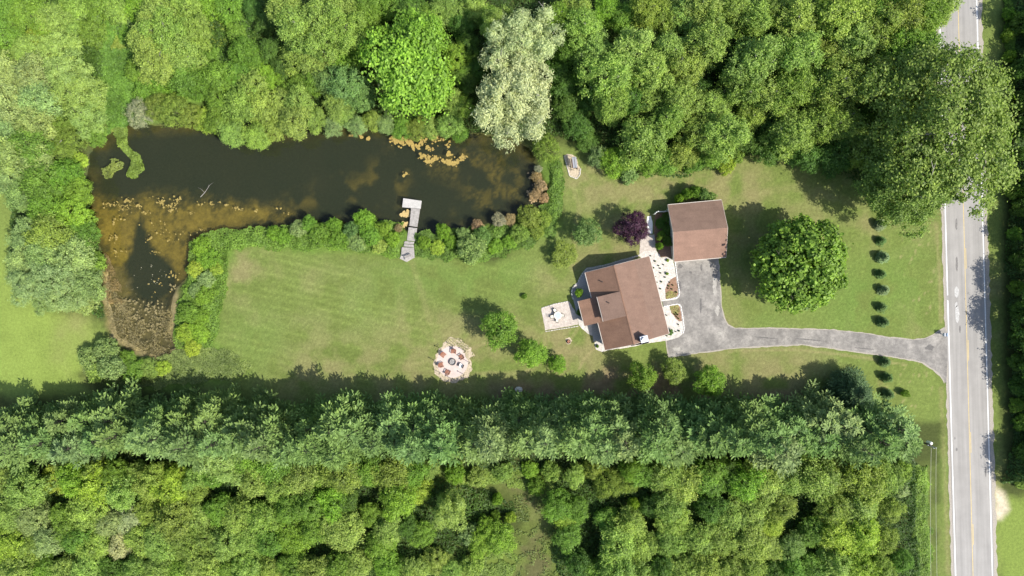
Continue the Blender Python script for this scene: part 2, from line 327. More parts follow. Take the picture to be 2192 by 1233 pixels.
# asphalt of the road: worn wheel tracks along its length
t = NT('road_asphalt'); tc = t.n('ShaderNodeTexCoord'); sp = t.n('ShaderNodeSeparateXYZ'); t.l(tc.outputs['Object'], sp.inputs[0])
ma = t.n('ShaderNodeMath', operation='MULTIPLY_ADD'); t.l(sp.outputs['Y'], ma.inputs[0]); ma.inputs[1].default_value = 0.028; t.l(sp.outputs['X'], ma.inputs[2])
cb = t.n('ShaderNodeCombineXYZ'); t.l(ma.outputs[0], cb.inputs[0]); ys = t.n('ShaderNodeMath', operation='MULTIPLY'); t.l(sp.outputs['Y'], ys.inputs[0]); ys.inputs[1].default_value = 0.035; t.l(ys.outputs[0], cb.inputs[1])
tr1 = t.ramp(t.noise(1.3, 3, cb.outputs[0], 0.5), [(0.3, 0.84), (0.7, 1.12)]); tr2 = t.ramp(t.noise(0.35, 5), [(0.3, 0.92), (0.7, 1.08)]); tr3 = t.ramp(t.noise(28, 3), [(0.3, 0.88), (0.7, 1.12)])
c = t.mix(t.mix(t.mix((0.285, 0.270, 0.250), tr1, 1.0, 'MULTIPLY'), tr2, 1.0, 'MULTIPLY'), tr3, 1.0, 'MULTIPLY')
t.l(c, t.b.inputs['Base Color']); t.b.inputs['Roughness'].default_value = 0.9; M_ROAD = t.m
sheet('road', [(xl(y) - 4, y) for y in range(YA, YB + 1, 60)] + [(xr(y) + 4, y) for y in range(YB, YA - 1, -60)], 0.010, M_ROAD)
def strip(name, xf, y0, y1, w, z, m):
    ys_ = [y0 + (y1 - y0) * i / 8 for i in range(9)]; return sheet(name, [(xf(y) - w / 2, y) for y in ys_] + [(xf(y) + w / 2, y) for y in ys_[::-1]], z, m)
strip('edge_line', xl, YA, 632, 2.0, 0.014, M_LINE_W); strip('edge_line', xl, 643, YB, 2.0, 0.014, M_LINE_W); strip('edge_line', xr, YA, YB, 2.0, 0.014, M_LINE_W)
xc = lambda y: 2050.6 + 0.0262 * y
strip('centre_line', xc, YA, YB, 1.3, 0.014, M_LINE_Y)
for k in range(-5, 10): strip('centre_dash', lambda y: xc(y) + 2.6, 728 + 197 * k, 772 + 197 * k, 1.3, 0.014, M_LINE_Y)
M_PATCH = mat('pale_road_patch', (0.42, 0.41, 0.39), 0.9, scale=4)
for x, y, a_, b_, s_ in ((2047.5, 625, 5, 12, 1), (2049, 672, 4.5, 20, 2), (2047, 652, 3, 6, 3)):
    sheet('road_patch', rough_poly([(x + a_ * math.cos(q * .7854), y + b_ * math.sin(q * .7854)) for q in range(8)], 0.8, 4, s_), 0.014, M_PATCH)
M_TARP = mat('dark_road_repair', (0.17, 0.16, 0.15), 0.85, scale=3)
for x, y, a_, b_, s_ in ((2047, 480, 2.5, 13, 4), (2048, 565, 2.5, 17, 5), (2044, 938, 1.2, 3, 6), (2048, 962, 1.8, 4, 7), (2055, 705, 2, 9, 8), (2110, 1010, 2, 12, 9)):
    sheet('road_repair', rough_poly([(x + a_ * math.cos(q * .7854), y + b_ * math.sin(q * .7854)) for q in range(8)], 0.5, 3, s_), 0.014, M_TARP)
# driveway
DRIVE = [(1443,559),(1447,591),(1453.5,631),(1450,638),(1417,643.5),(1420,655.5),(1452,650),(1458,655),(1462,676),(1464,705),(1463,713),(1452,723),(1427,728),(1429,748),(1433,764),(1497,754.5),(1560,746),(1590,743),(1648,740),(1716,737),(1784,745),(1853,755),(1904,762),(1955,770),(1977,776),(1999,791),(2014,803),(2026,822),(2029,760),(2027,712),(2022,702),(2009,710),(1996,719),(1980,725),(1955,728),(1904,723),(1853,714),(1784,707),(1716,705),(1648,703),(1597,704),(1572,703),(1558,696),(1549,680),(1544,657),(1541.5,618),(1539.6,589),(1537,552)]
t = NT('driveway_asphalt'); n_ = t.noise(0.30, 7, rough=0.75); n2_ = t.noise(1.6, 6, rough=0.75); n3_ = t.noise(20, 3)
c = t.mix(t.ramp(n_, [(0.30, (0.125, 0.116, 0.106)), (0.50, (0.215, 0.200, 0.180)), (0.70, (0.345, 0.32, 0.285))]), t.ramp(n2_, [(0.28, 0.66), (0.5, 1.0), (0.75, 1.3)]), 1.0, 'MULTIPLY')
vo = t.n('ShaderNodeTexVoronoi', feature='DISTANCE_TO_EDGE'); vo.inputs['Scale'].default_value = 0.33
wv = t.n('ShaderNodeVectorMath', operation='ADD'); t.l(t.coord(), wv.inputs[0]); t.l(t.noise(0.6, 3, out='Color'), wv.inputs[1]); t.l(wv.outputs[0], vo.inputs['Vector'])
c = t.mix(c, (0.10, 0.095, 0.09), t.ramp(vo.outputs['Distance'], [(0.0, 0.38), (0.012, 0.0)])); c = t.mix(c, t.ramp(n3_, [(0.3, 0.85), (0.7, 1.15)]), 1.0, 'MULTIPLY')
t.l(c, t.b.inputs['Base Color']); t.b.inputs['Roughness'].default_value = 0.9; M_DRIVE = t.m
sheet('driveway_edge', rough_poly([(1425,728),(1427,750),(1432,766),(1497,756.5),(1560,748),(1590,745.5),(1648,742.5),(1716,739.5),(1784,747.5),(1853,757.5),(1904,764.5),(1953,772.5),(1974,778),(1996,793),(2012,806),(2022,822),(2022,700),(2009,707.5),(1996,716.5),(1980,722.5),(1955,726),(1904,721),(1853,712),(1784,705),(1716,703),(1648,701),(1597,702),(1574,701.5),(1560,694),(1551,680),(1546,657),(1543.5,618),(1541.6,589),(1539,552)], 1.0, 8, 3), 0.004, M_GRAVEL)
sheet('driveway', rough_poly(DRIVE, 0.5, 8, 2), 0.008, M_DRIVE)

M_PALEWORN = mat('worn_pale_asphalt', (.34, .32, .285), .95, scale=2.0, var=.22, fine=9); M_OIL = mat('oil_stained_asphalt', (.125, .117, .11), .8, scale=2.5, var=.25)
for i, (x, y, a_, b_, m_, z_) in enumerate(((1530,612,4,22,M_PALEWORN,.012),(1536,665,5,11,M_PALEWORN,.012),(1449,747,9,4,M_PALEWORN,.012),(1540,714,7,3,M_PALEWORN,.012),(1478,583,3,3,M_OIL,.012),(1454,612,4,11,M_OIL,.012),(1500,655,2,17,M_OIL,.012),(1501,572,2,8,M_OIL,.012),(1456,570,5,5,M_OIL,.012),(1640,723,26,1.2,M_OIL,.012),(1730,727,30,1.2,M_OIL,.012),(1850,746,22,1.1,M_OIL,.012),(1990,745,9,6,M_OIL,.012))):
    sheet('driveway_stain', rough_poly([(x + a_ * math.cos(q * .524), y + b_ * math.sin(q * .524) + (.09 * a_ * math.cos(q * .524) if a_ > 20 else 0)) for q in range(12)], min(a_, b_) * .38, 2.5, 30 + i), z_, m_)
# stone beds, patio, path
t = NT('white_gravel'); vo = t.n('ShaderNodeTexVoronoi'); vo.inputs['Scale'].default_value = 6; t.l(t.coord(), vo.inputs['Vector'])
c = t.mix(t.ramp(t.noise(1.2, 4), [(0.3, (0.44, 0.405, 0.365)), (0.7, (0.58, 0.54, 0.49))]), t.ramp(vo.outputs['Color'], [(0.2, 0.82), (0.8, 1.12)]), 1.0, 'MULTIPLY')
t.l(c, t.b.inputs['Base Color']); t.b.inputs['Roughness'].default_value = 0.9; t.bump(vo.outputs['Distance'], 0.3, 0.04); M_WG = t.m
t = NT('patio_pavers'); br = t.n('ShaderNodeTexBrick'); br.inputs['Scale'].default_value = 2.2; br.inputs['Mortar Size'].default_value = 0.02
br.inputs['Color1'].default_value = (0.43, 0.37, 0.32, 1); br.inputs['Color2'].default_value = (0.52, 0.46, 0.41, 1); br.inputs['Mortar'].default_value = (0.33, 0.29, 0.24, 1)
mp = t.n('ShaderNodeMapping'); mp.inputs['Rotation'].default_value = (0, 0, 0.25); t.l(t.coord(), mp.inputs[0]); t.l(mp.outputs[0], br.inputs['Vector'])
c = t.mix(t.mix(br.outputs['Color'], t.ramp(t.noise(1.8, 5, rough=0.75), [(0.28, 0.72), (0.6, 1.12)]), 1.0, 'MULTIPLY'), (0.28, 0.24, 0.15), t.ramp(t.noise(5, 5, rough=.8), [(0.55, 0.0), (0.72, 0.6)]))
t.l(c, t.b.inputs['Base Color']); t.b.inputs['Roughness'].default_value = 0.9; M_PATIO = t.m
M_MULCH = mat('brown_mulch', (0.24, 0.145, 0.095), 0.95, scale=4, var=0.3, fine=16); M_PINK = mat('pale_pink_paving', (0.52, 0.435, 0.395), 0.9, scale=1.2, var=0.10)
M_TANGR = mat('tan_rubble', (0.42, 0.35, 0.25), 0.95, scale=3.5, var=0.4, fine=12)
W = lambda l: [(1140 + u / 4.741, 520 + v / 4.741) for u, v in l]
sheet('white_stone_bed', rough_poly([(1366,546),(1379,538),(1404,537),(1412,545),(1415,551),(1430,550),(1441,557),(1445,575),(1451,620),(1453,631),(1449,640),(1417,645),(1395,650),(1380,560)], .6, 6, 1), 0.012, M_WG)
sheet('white_stone_bed', rough_poly([(1418,657),(1452,650.5),(1457.5,656),(1461,680),(1464,706),(1461,715),(1451,722.5),(1427,729),(1395,733),(1350,741),(1352,700)], .6, 6, 2), 0.012, M_WG)
sheet('white_stone_bed', rough_poly(W([(700,960),(680,980),(630,1012),(640,1080),(700,1108),(760,1090),(1040,1050),(1180,1010),(1200,900)]), .5, 5, 3), 0.012, M_WG)
t = NT('grey_gravel'); t.l(t.ramp(t.noise(6, 5, rough=0.8), [(0.3, (0.22, 0.21, 0.20)), (0.7, (0.46, 0.44, 0.42))]), t.b.inputs['Base Color']); t.b.inputs['Roughness'].default_value = 0.95; M_GG = t.m
sheet('grey_stone_bed', rough_poly(W([(545,255),(470,390),(415,430),(400,490),(408,560),(430,640),(450,755),(520,790),(580,860),(610,945),(620,1005),(680,985),(720,960),(900,700),(800,300),(1075,125),(1060,140),(800,205)]), .4, 5, 4), 0.007, M_GG)
sheet('white_stone_walk', rough_poly(W([(455,755),(520,770),(600,800),(604,945),(560,918),(500,868),(470,830)]), .4, 5, 5), 0.012, M_WG)
sheet('patio', rough_poly([(1158.5,659),(1188,650),(1217.6,645),(1230,664),(1237,681),(1238,694),(1204,701),(1167,707)], .6, 6, 6), 0.010, M_PATIO)
sheet('garden_path', rough_poly([(1371,503),(1401,502),(1403,520),(1404.5,539),(1379,541),(1369,544)], .5, 6, 7), 0.008, M_PATIO)
sheet('white_slab', rough_poly([(1386,463),(1394,462),(1397,480),(1397,500),(1387,501),(1384,480)], .5, 6, 8), 0.012, M_WHITE)
sheet('mulch_bed', rough_poly([(1447,592),(1449,605),(1452,629),(1449,635),(1438,638),(1425,640),(1424,620),(1428,608),(1436,598)], .5, 5, 9), 0.018, M_MULCH)
sheet('mulch_bed', rough_poly([(1433,655),(1451,652),(1456,658),(1460,687),(1454,688),(1446,681),(1437,670)], .5, 5, 10), 0.018, M_MULCH)
sheet('shaded_bed', rough_poly([(1403,457),(1440,455),(1443,552),(1414,550),(1404,525),(1399,490)], .5, 5, 11), 0.005, M_MULCH)
FP = (968.5, 774.5)
sheet('fire_pit_gravel', rough_poly([(960,722),(985,724),(1003,738),(1015,760),(1006,768),(1012,790),(1000,808),(975,820),(950,815),(932,800),(928,778),(934,760),(945,740)], 2.2, 5, 12), 0.006, M_TANGR)
sheet('fire_pit_paving', [(FP[0] + 33.5 * math.cos(q * math.pi / 24), FP[1] + 34 * math.sin(q * math.pi / 24)) for q in range(48)], 0.014, M_PINK)
SW_ = lambda l: [(1190 + u / 13.7, 310 + v / 13.7) for u, v in l]
sheet('stone_pad', rough_poly(SW_([(235,310),(330,270),(480,290),(600,360),(660,600),(725,690),(705,880),(610,1000),(400,915),(330,650)]), .4, 3, 13), 0.008, M_TANGR)
sheet('bare_spot', rough_poly([(1211,724),(1220,722),(1225,729),(1221,736),(1213,737)], .8, 3, 14), 0.004, M_TANGR)

# ---------------------------------------------------------------- vegetation prototypes (all leaves are real small faces)
def leaf_quads(C_, N, size, rng, aspect=0.6):
    n = len(C_); r = rng.normal(size=(n, 3)); N = N / (np.linalg.norm(N, axis=1, keepdims=True) + 1e-9)
    a = np.cross(N, r); a /= np.linalg.norm(a, axis=1, keepdims=True) + 1e-9; b = np.cross(N, a)
    s = (size * rng.uniform(0.7, 1.3, n))[:, None] if np.ndim(size) == 0 else size[:, None]
    V = np.stack([C_ - a * s * .5, C_ + b * s * .5 * aspect, C_ + a * s * .5, C_ - b * s * .5 * aspect], 1).reshape(-1, 3)
    return V, np.arange(4 * n).reshape(n, 4)
def rand_dirs(n, rng, zmin=-1.0):
    z = rng.uniform(zmin, 1, n); q = rng.uniform(0, 2 * np.pi, n); r = np.sqrt(1 - z * z); return np.stack([r * np.cos(q), r * np.sin(q), z], 1)
def crown(seed, R=5.0, H=12.0, base=0.22, lobes=11, lobe_r=(.30, .46), clumps=16, clump_r=.34, leaves=42, size=.36, spread=.62, aspect=.6, updir=0.5, ragged=0.25, fray=14):
    """crown of lobes > clumps > leaves; returns vertices, faces, tone and lobe centres"""
    rng = np.random.default_rng(seed); hz = H * (1 - base) / 2; cz = H * base + hz
    dirs = rand_dirs(lobes, rng, -0.55); dirs[0] = (0, 0, 1)
    # spread lobes evenly
    for _ in range(30):
        dd = dirs[:, None] - dirs[None]; ds = np.linalg.norm(dd, axis=2) + np.eye(lobes); dirs = dirs + (dd / ds[..., None] ** 3).sum(1) * 0.02; dirs /= np.linalg.norm(dirs, axis=1, keepdims=True)
    lr = R * rng.uniform(*lobe_r, lobes); k = spread * rng.uniform(1 - ragged, 1 + ragged, lobes)
    LC = dirs * k[:, None] * np.array([R, R, hz]); LC = np.vstack([LC, [[0, 0, hz * 0.1]]]); lr = np.append(lr, R * 0.5); LC[:, 2] += cz
    P_, N_, T_ = [], [], []
    for i in range(len(LC)):
        cd = rand_dirs(clumps, rng, -0.35); cc = LC[i] + cd * (lr[i] * rng.uniform(.75, 1.12, clumps))[:, None] * np.array([1, 1, 1.05]); lt = rng.normal(0, .07)
        for j in range(clumps):
            n = int(leaves * rng.uniform(.6, 1.3)); ld = rand_dirs(n, rng, -0.6); cr = clump_r * R / 5 * 2.6 * rng.uniform(.6, 1.15)
            p = cc[j] + ld * (cr * rng.uniform(.05, 1.3, n))[:, None] * np.array([1, 1, .8]) + rng.normal(0, cr * .18, (n, 3))
            P_.append(p); N_.append(ld * .6 + cd[j] * .5 + np.array([0, 0, updir]) + rng.normal(0, .5, (n, 3))); T_.append(np.full(n, .48 + lt + rng.normal(0, .12)) + rng.normal(0, .2, n))
    for i in range(len(LC)):                       # frayed shoots that poke out of every lobe
        for dd_ in rand_dirs(fray, rng, -0.15):
            n = 9; tt = np.linspace(.85, rng.uniform(1.15, 1.5), n); dd_ = dd_ + np.array([0, 0, .25])
            P_.append(LC[i] + dd_ * (lr[i] * tt)[:, None] + rng.normal(0, R * .035, (n, 3))); N_.append(rng.normal(0, .6, (n, 3)) + np.array([0, 0, .6]) + dd_ * .3); T_.append(.55 + rng.normal(0, .15, n))
    P_ = np.vstack(P_); N_ = np.vstack(N_); T_ = np.concatenate(T_)
    keep = np.ones(len(P_), bool)
    for i in range(len(LC)): keep &= np.linalg.norm((P_ - LC[i]), axis=1) > lr[i] * .62
    keep &= P_[:, 2] > 0.15
    P_, N_, T_ = P_[keep], N_[keep], T_[keep]
    V, F_ = leaf_quads(P_, N_, size, rng, aspect); return V, F_, np.clip(T_, 0, 1), LC, lr
def trunk_mb(LC, H, base, r0, seed, R=5.0):
    rr = random.Random(seed); m = MB(); top = H * .78
    mid = [(0, 0, -0.2), (rr.uniform(-.1, .1), rr.uniform(-.1, .1), H * .2), (rr.uniform(-.25, .25), rr.uniform(-.25, .25), H * .5), (rr.uniform(-.3, .3), rr.uniform(-.3, .3), top)]
    m.tube(mid, [r0 * 1.25, r0, r0 * .7, r0 * .2], 8)
    for i, c in enumerate(LC[:9]):
        z = H * (base + .05 + .35 * rr.random()); s = Vector((0, 0, z)); e = Vector(c); q = s.lerp(e, .5) + Vector((0, 0, -.15 * (e - s).length * .5)); m.tube([s, q, e], [r0 * .42, r0 * .28, r0 * .08], 5, False)
    for i, c in enumerate(LC[:7]):
        e = Vector(c) + Vector((0, 0, R * .30)); o_ = Vector((rr.uniform(-1, 1), rr.uniform(-1, 1), .55)) * R * .17
        m.tube([e - Vector((0, 0, .8)), e + o_ * .5, e + o_ * 1.4], [.07, .05, .015], 4, False).tube([e + o_ * .5, e + o_ * .9 + Vector((o_.y, -o_.x, .2)) * .5], [.035, .012], 4, False)
    return m
PROTO = {}
def make_proto(key, base, bark, leafm, r0, H, R, seed, **kw):
    V, F_, T_, LC, lr = crown(seed, R=R, H=H, base=base, **kw)
    cm = np_mesh('crown', V, F_, T_); cm.materials.append(leafm)
    tm = trunk_mb(LC, H, base, r0, seed, R); me = bpy.data.meshes.new('trunk'); me.from_pydata([tuple(p) for p in tm.v], [], tm.f); me.polygons.foreach_set('use_smooth', [True] * len(me.polygons)); me.materials.append(bark); me.update()
    PROTO[key] = dict(crown=cm, trunk=me, R=R * 1.04, H=H)
for i, s in enumerate((11, 12, 13, 14)): make_proto(f'broad{i}', .16, M_BARK, M_LEAF, .24, 11, 5, s, lobes=10 + i, clumps=22, clump_r=.36, leaves=52, size=.38, lobe_r=(.32, .48), ragged=.26)
for i, s in enumerate((21, 22, 23, 24)): make_proto(f'cotton{i}', .2, M_PALEBARK, M_LEAF, .28, 15, 5, s, lobes=12, lobe_r=(.28, .46), clumps=26, clump_r=.32, leaves=54, size=.34, spread=.68, ragged=.36, aspect=.7, fray=26)
for i, s in enumerate((31, 32)): make_proto(f'fine{i}', .14, M_BARK, M_SILVER, .22, 10, 5, s, lobes=14, lobe_r=(.24, .36), clumps=26, clump_r=.30, leaves=50, size=.42, spread=.72, ragged=.3, aspect=.32)
for i, s in enumerate((41, 42, 43)): make_proto(f'shrub{i}', .0, M_BARK, M_LEAF, .10, 5.5, 5, s, lobes=12, lobe_r=(.26, .4), clumps=20, clump_r=.34, leaves=46, size=.50, spread=.66, ragged=.32)
make_proto('dome0', .0, M_BARK, M_LEAF, .10, 5, 5, 51, lobes=16, lobe_r=(.38, .5), clumps=26, clump_r=.26, leaves=50, size=.36, spread=.52, ragged=.10, aspect=.3, fray=4)
make_proto('maple', .10, M_BARK, M_LEAF, .3, 12, 8.2, 61, lobes=42, lobe_r=(.19, .29), clumps=20, clump_r=.20, leaves=40, size=.56, spread=.77, ragged=.10, aspect=.8, fray=3)
make_proto('giant', .2, M_PALEBARK, M_LEAF, .55, 22, 11.5, 72, lobes=40, lobe_r=(.15, .27), clumps=30, clump_r=.15, leaves=46, size=.38, spread=.76, ragged=.32, aspect=.7, fray=30)
make_proto('willow', .08, M_PALEBARK, M_SILVER, .4, 13, 7, 81, lobes=24, lobe_r=(.18, .32), clumps=26, clump_r=.22, leaves=58, size=.50, spread=.74, ragged=.32, aspect=.26)

def conifer(seed, H=18.0, R=4.6, whorls=20, per=8, size=.42, z0=.06, power=.75, droop=-.05, upturn=.25, twigs=9, aspect=.34, bare=.25):
    rng = np.random.default_rng(seed); P_, A_, T_ = [], [], []; tr = MB(); tr.tube([(0, 0, -.2), (0, 0, H * .5), (0, 0, H * .98)], [R * .055, R * .035, R * .006], 7)
    for w in range(whorls):
        f = (w + .5) / whorls; z = zw = H * (z0 + (1 - z0) * f); L_ = R * (1 - f) ** power * rng.uniform(.88, 1.1) + .25 * R / 4.6; q0 = rng.uniform(0, 6.28)
        for b in range(per if f < .8 else max(4, per - 3)):
            q = q0 + b * 2 * np.pi / per + rng.normal(0, .18); l = L_ * rng.uniform(.72, 1.12); bt = rng.normal(0, .08)
            d_ = np.array([math.cos(q), math.sin(q)]); s_ = np.array([-d_[1], d_[0]]); z = zw + rng.normal(0, .02) * H; l *= 1 + rng.normal(0, .10)
            if l > 1.2: tr.tube([(0, 0, z), (d_[0] * l * .5, d_[1] * l * .5, z + droop * l * .5), (d_[0] * l * .9, d_[1] * l * .9, z + droop * l + upturn * l * .2)], [.05, .035, .012], 4, False)
            nt = max(3, int(twigs * l / R) + 2)
            for k in range(nt):
                u = bare + (1 - bare) * (k + rng.random()) / nt; tl = l * .34 * (1.15 - u * .75) + .22 * R / 4.6
                for sd in (-1, 1, 0):
                    if sd == 0 and u < .7: continue
                    m = max(3, int(tl / (size * .42))); v = np.linspace(.1, 1, m); fo = .75 if sd else 1.0
                    px = d_[0] * (u * l + v * tl * fo) + s_[0] * sd * v * tl * .8; py = d_[1] * (u * l + v * tl * fo) + s_[1] * sd * v * tl * .8
                    pz = z + droop * l * u + upturn * l * u * u * .35 + upturn * .35 * v * tl + rng.normal(0, .06, m) * R / 4.6
                    P_.append(np.stack([px, py, pz], 1)); ax = np.array([d_[0] * fo + s_[0] * sd * .8, d_[1] * fo + s_[1] * sd * .8, upturn * .5]); A_.append(np.tile(ax, (m, 1))); T_.append(.42 + bt + .22 * v + rng.normal(0, .1, m))
    P_ = np.vstack(P_); A_ = np.vstack(A_) + rng.normal(0, .38, P_.shape); T_ = np.concatenate(T_); A_ /= np.linalg.norm(A_, axis=1, keepdims=True)
    n = len(P_); up = np.tile(np.array([0, 0, 1.0]), (n, 1)) + rng.normal(0, .45, (n, 3)); b_ = np.cross(A_, up); b_ /= np.linalg.norm(b_, axis=1, keepdims=True) + 1e-9
    s = (size * rng.uniform(.75, 1.35, n))[:, None]
    V = np.stack([P_ - A_ * s * .45, P_ + b_ * s * aspect * .5, P_ + A_ * s * .6, P_ - b_ * s * aspect * .5], 1).reshape(-1, 3)
    return V, np.arange(4 * n).reshape(n, 4), np.clip(T_, 0, 1), tr
def conifer_proto(key, bark, **kw):
    V, F_, T_, tr = conifer(**kw); cm = np_mesh('crown', V, F_, T_); cm.materials.append(M_NEEDLE)
    me = bpy.data.meshes.new('trunk'); me.from_pydata([tuple(p) for p in tr.v], [], tr.f); me.materials.append(bark); me.update(); PROTO[key] = dict(crown=cm, trunk=me, R=kw['R'], H=kw['H'])
for i, s in enumerate((101, 102, 103)): conifer_proto(f'pine{i}', M_BARK, seed=s, H=18.0, R=4.8, whorls=14, per=6, power=.5, upturn=.8, droop=.0, size=.62, twigs=7, aspect=.46)
for i, s in enumerate((111, 112)): conifer_proto(f'spruce{i}', M_BARK, seed=s, H=2.9, R=1.05, whorls=15, per=11, power=.6, upturn=.15, droop=-.15, size=.20, twigs=5, bare=.1, aspect=.4)
conifer_proto('bigspruce', M_BARK, seed=121, H=11.0, R=4.2, whorls=24, per=9, power=.7, upturn=.3, droop=-.12, size=.42, twigs=9, bare=.15)

KIND = {'broad': 'bushy tree', 'cotton': 'tall tree', 'fine': 'feathery tree', 'shrub': 'shrub', 'dome': 'domed shrub', 'pine': 'pine', 'spruce': 'small spruce'}
OBJ = {'broad': 'leafy_tree', 'cotton': 'tall_leafy_tree', 'fine': 'feathery_tree', 'shrub': 'shrub', 'dome': 'shrub', 'pine': 'pine_tree', 'spruce': 'spruce_tree'}
COLS = {  # name, foliage albedo
 'G': ('mid green', (.108, .195, .026)), 'L': ('light green', (.170, .250, .050)), 'Y': ('yellow-green', (.215, .295, .036)), 'D': ('dark green', (.064, .128, .020)),
 'B': ('grey-green', (.178, .250, .082)), 'S': ('silvery', (.285, .325, .165)), 'O': ('olive', (.145, .208, .036)), 'P': ('pale olive', (.190, .268, .060)), 'T': ('greyish', (.23, .235, .15)),
 'V': ('vivid green', (.135, .235, .025)), 'N': ('bluish green', (.108, .185, .050)), 'R': ('purple-leaved', (.055, .017, .025)), 'M': ('brownish', (.25, .19, .10)) }
rnd = random.Random(77)
def place_tree(key, px, py, r_px, colour, label, cat, group=None, H=None, name=None, sy=1.0, rot=None, jit=.12, hc=None, rgb=None):
    pr = PROTO[key]
    if H is None: H = pr['H'] * .8
    hc = hc if hc is not None else H * .6
    x, y, _ = P(px, py, hc); R = r_px * (CAM_H - hc) / F_PX
    kd = ''.join(ch for ch in key if not ch.isdigit())
    o = empty(name or OBJ.get(kd, 'leafy_tree'), (x, y, 0), rnd.uniform(0, 6.28) if rot is None else rot, label, cat, group)
    s = R / pr['R']; o.scale = (s, s * sy, H / pr['H'])
    base = rgb or COLS[colour][1]; k = 1.47 * (1 + rnd.uniform(-jit, jit))
    for part in ('crown', 'trunk'):
        c_ = bpy.data.objects.new(part, pr[part]); COL.objects.link(c_); c_.parent = o
        c_.color = (base[0] * k * rnd.uniform(.94, 1.14), base[1] * k, base[2] * k * rnd.uniform(.9, 1.1), 1)
    return o
ORD = ['first', 'second', 'third', 'fourth', 'fifth', 'sixth', 'seventh', 'eighth', 'ninth', 'tenth', 'eleventh', 'twelfth', 'thirteenth', 'fourteenth', 'fifteenth', 'sixteenth', 'seventeenth', 'eighteenth', 'nineteenth', 'twentieth']
def ordn(i):
    if i < 20: return ORD[i]
    return ('twenty-' if i < 29 else 'thirty-' if i < 39 else 'forty-') + ORD[(i + 1) % 10 - 1] if (i + 1) % 10 else ['twentieth', 'thirtieth', 'fortieth', 'fiftieth'][(i + 1) // 10 - 2]
HM = {'broad': 1.9, 'cotton': 2.9, 'fine': 1.8, 'shrub': 1.0, 'dome': .9}
def band(where, group, items, axis_='x', end='from left', hmul=1.0, defk='broad'):
    """items: (px, py, radius px, colour[, kind[, height]]) - one row of a wood, counted along it"""
    items = sorted(items, key=lambda a: a[0] if axis_ == 'x' else a[1])
    for i, it in enumerate(items):
        px, py, r, c_ = it[:4]; kd = it[4] if len(it) > 4 else defk
        H = it[5] if len(it) > 5 else min(19, max(1.2, HM[kd] * hmul * r / 12.0 * rnd.uniform(.88, 1.12)))
        nv = sum(1 for k in PROTO if k.rstrip('0123456789') == kd); key = f'{kd}{rnd.randrange(nv)}'
        size = 'big ' if r >= 58 else 'small ' if r <= 24 and kd in ('broad', 'cotton', 'fine') else ''
        cat = 'shrub' if kd in ('shrub', 'dome') else 'tree'
        place_tree(key, px, py, r, c_, f'{size}{COLS[c_][0]} {KIND[kd]}, {ordn(i)} {end}, {where}', cat, group, H, jit=.1, sy=rnd.uniform(.9, 1.12))
# ---------------------------------------------------------------- vegetation, placed from the survey
# west wood: three rough columns between the field and the pond, counted from the top
g_w = 'trees and shrubs of the wood left of the pond'
band('outer column left of the pond', g_w, [
 (18,20,42,'G'),(8,75,38,'G'),(-8,125,34,'G'),(28,62,16,'T','shrub'),(18,170,48,'B'),(28,222,44,'B'),(10,275,40,'B'),(22,330,46,'B'),(30,385,38,'B'),(48,418,34,'B'),
 (62,505,38,'B'),(50,560,36,'B'),(66,610,42,'B','fine'),(100,640,32,'B','fine')], 'y', 'from top')
band('middle column left of the pond', g_w, [
 (62,30,44,'G'),(88,72,30,'Y','shrub'),(60,110,34,'L'),(72,165,46,'B'),(88,215,46,'B'),(75,262,42,'B'),(66,310,44,'G'),(80,350,42,'B'),(92,392,42,'G'),(104,445,44,'G'),(112,500,48,'O'),(100,545,42,'B'),(118,590,48,'B','fine'),(140,630,42,'B','fine')], 'y', 'from top')
band('column nearest the pond\'s left shore', g_w, [
 (110,40,34,'L'),(128,110,42,'P','fine'),(148,160,48,'P','fine'),(172,205,54,'P','fine'),(190,250,40,'P','fine'),(138,262,38,'O','dome'),(150,300,40,'O','dome'),(205,290,22,'G','shrub'),(128,330,36,'O','dome'),(170,345,20,'Y','shrub'),(140,380,38,'G'),(168,412,32,'V'),(160,455,38,'V'),(178,500,32,'G'),(160,545,44,'B'),(196,560,28,'G','shrub'),(185,610,36,'B'),(186,645,28,'B','shrub')], 'y', 'from top')
g_s = 'shrubs around the pond\'s marshy tail'
band('below the pond\'s marshy tail', g_s, [(196,768,28,'B','shrub'),(225,750,26,'B','shrub',3.2),(240,785,32,'B','shrub',3.5),(272,770,22,'G','shrub'),(285,795,26,'G','shrub'),(205,795,24,'L','shrub'),(318,790,20,'L','shrub'),(350,788,18,'Y','shrub')], 'x', 'from the left')
# open thicket in the upper left
g_t = 'trees of the open thicket in the upper left'
band('top edge of upper-left thicket', g_t, [
 (160,18,34,'L','shrub'),(205,12,34,'G','shrub'),(250,25,30,'L','shrub'),(300,15,34,'V','shrub'),(345,35,44,'L'),(400,22,36,'L'),(440,15,30,'V','shrub'),(490,20,34,'G','shrub'),(150,55,28,'L','shrub'),(196,72,30,'G','shrub')], 'x')
band('middle of upper-left thicket', g_t, [
 (285,55,24,'N','shrub',1.2),(272,72,20,'G','shrub'),(318,85,44,'P','cotton',9),(362,78,46,'L','cotton',10),(345,130,46,'L','cotton',9),(392,118,44,'L','cotton',9),(420,68,34,'L','cotton',8),(266,66,16,'N','shrub')], 'x')
band('row behind pond\'s top left corner', g_t, [
 (288,150,24,'G','shrub'),(322,165,28,'L','shrub'),(350,175,32,'V','shrub'),(398,165,38,'G'),(430,178,36,'G'),(310,195,24,'G','shrub'),(345,205,24,'G','shrub'),(470,165,36,'G'),(505,160,30,'G'),(452,120,20,'G','shrub')], 'x')
g_n = 'trees along the pond\'s north shore'
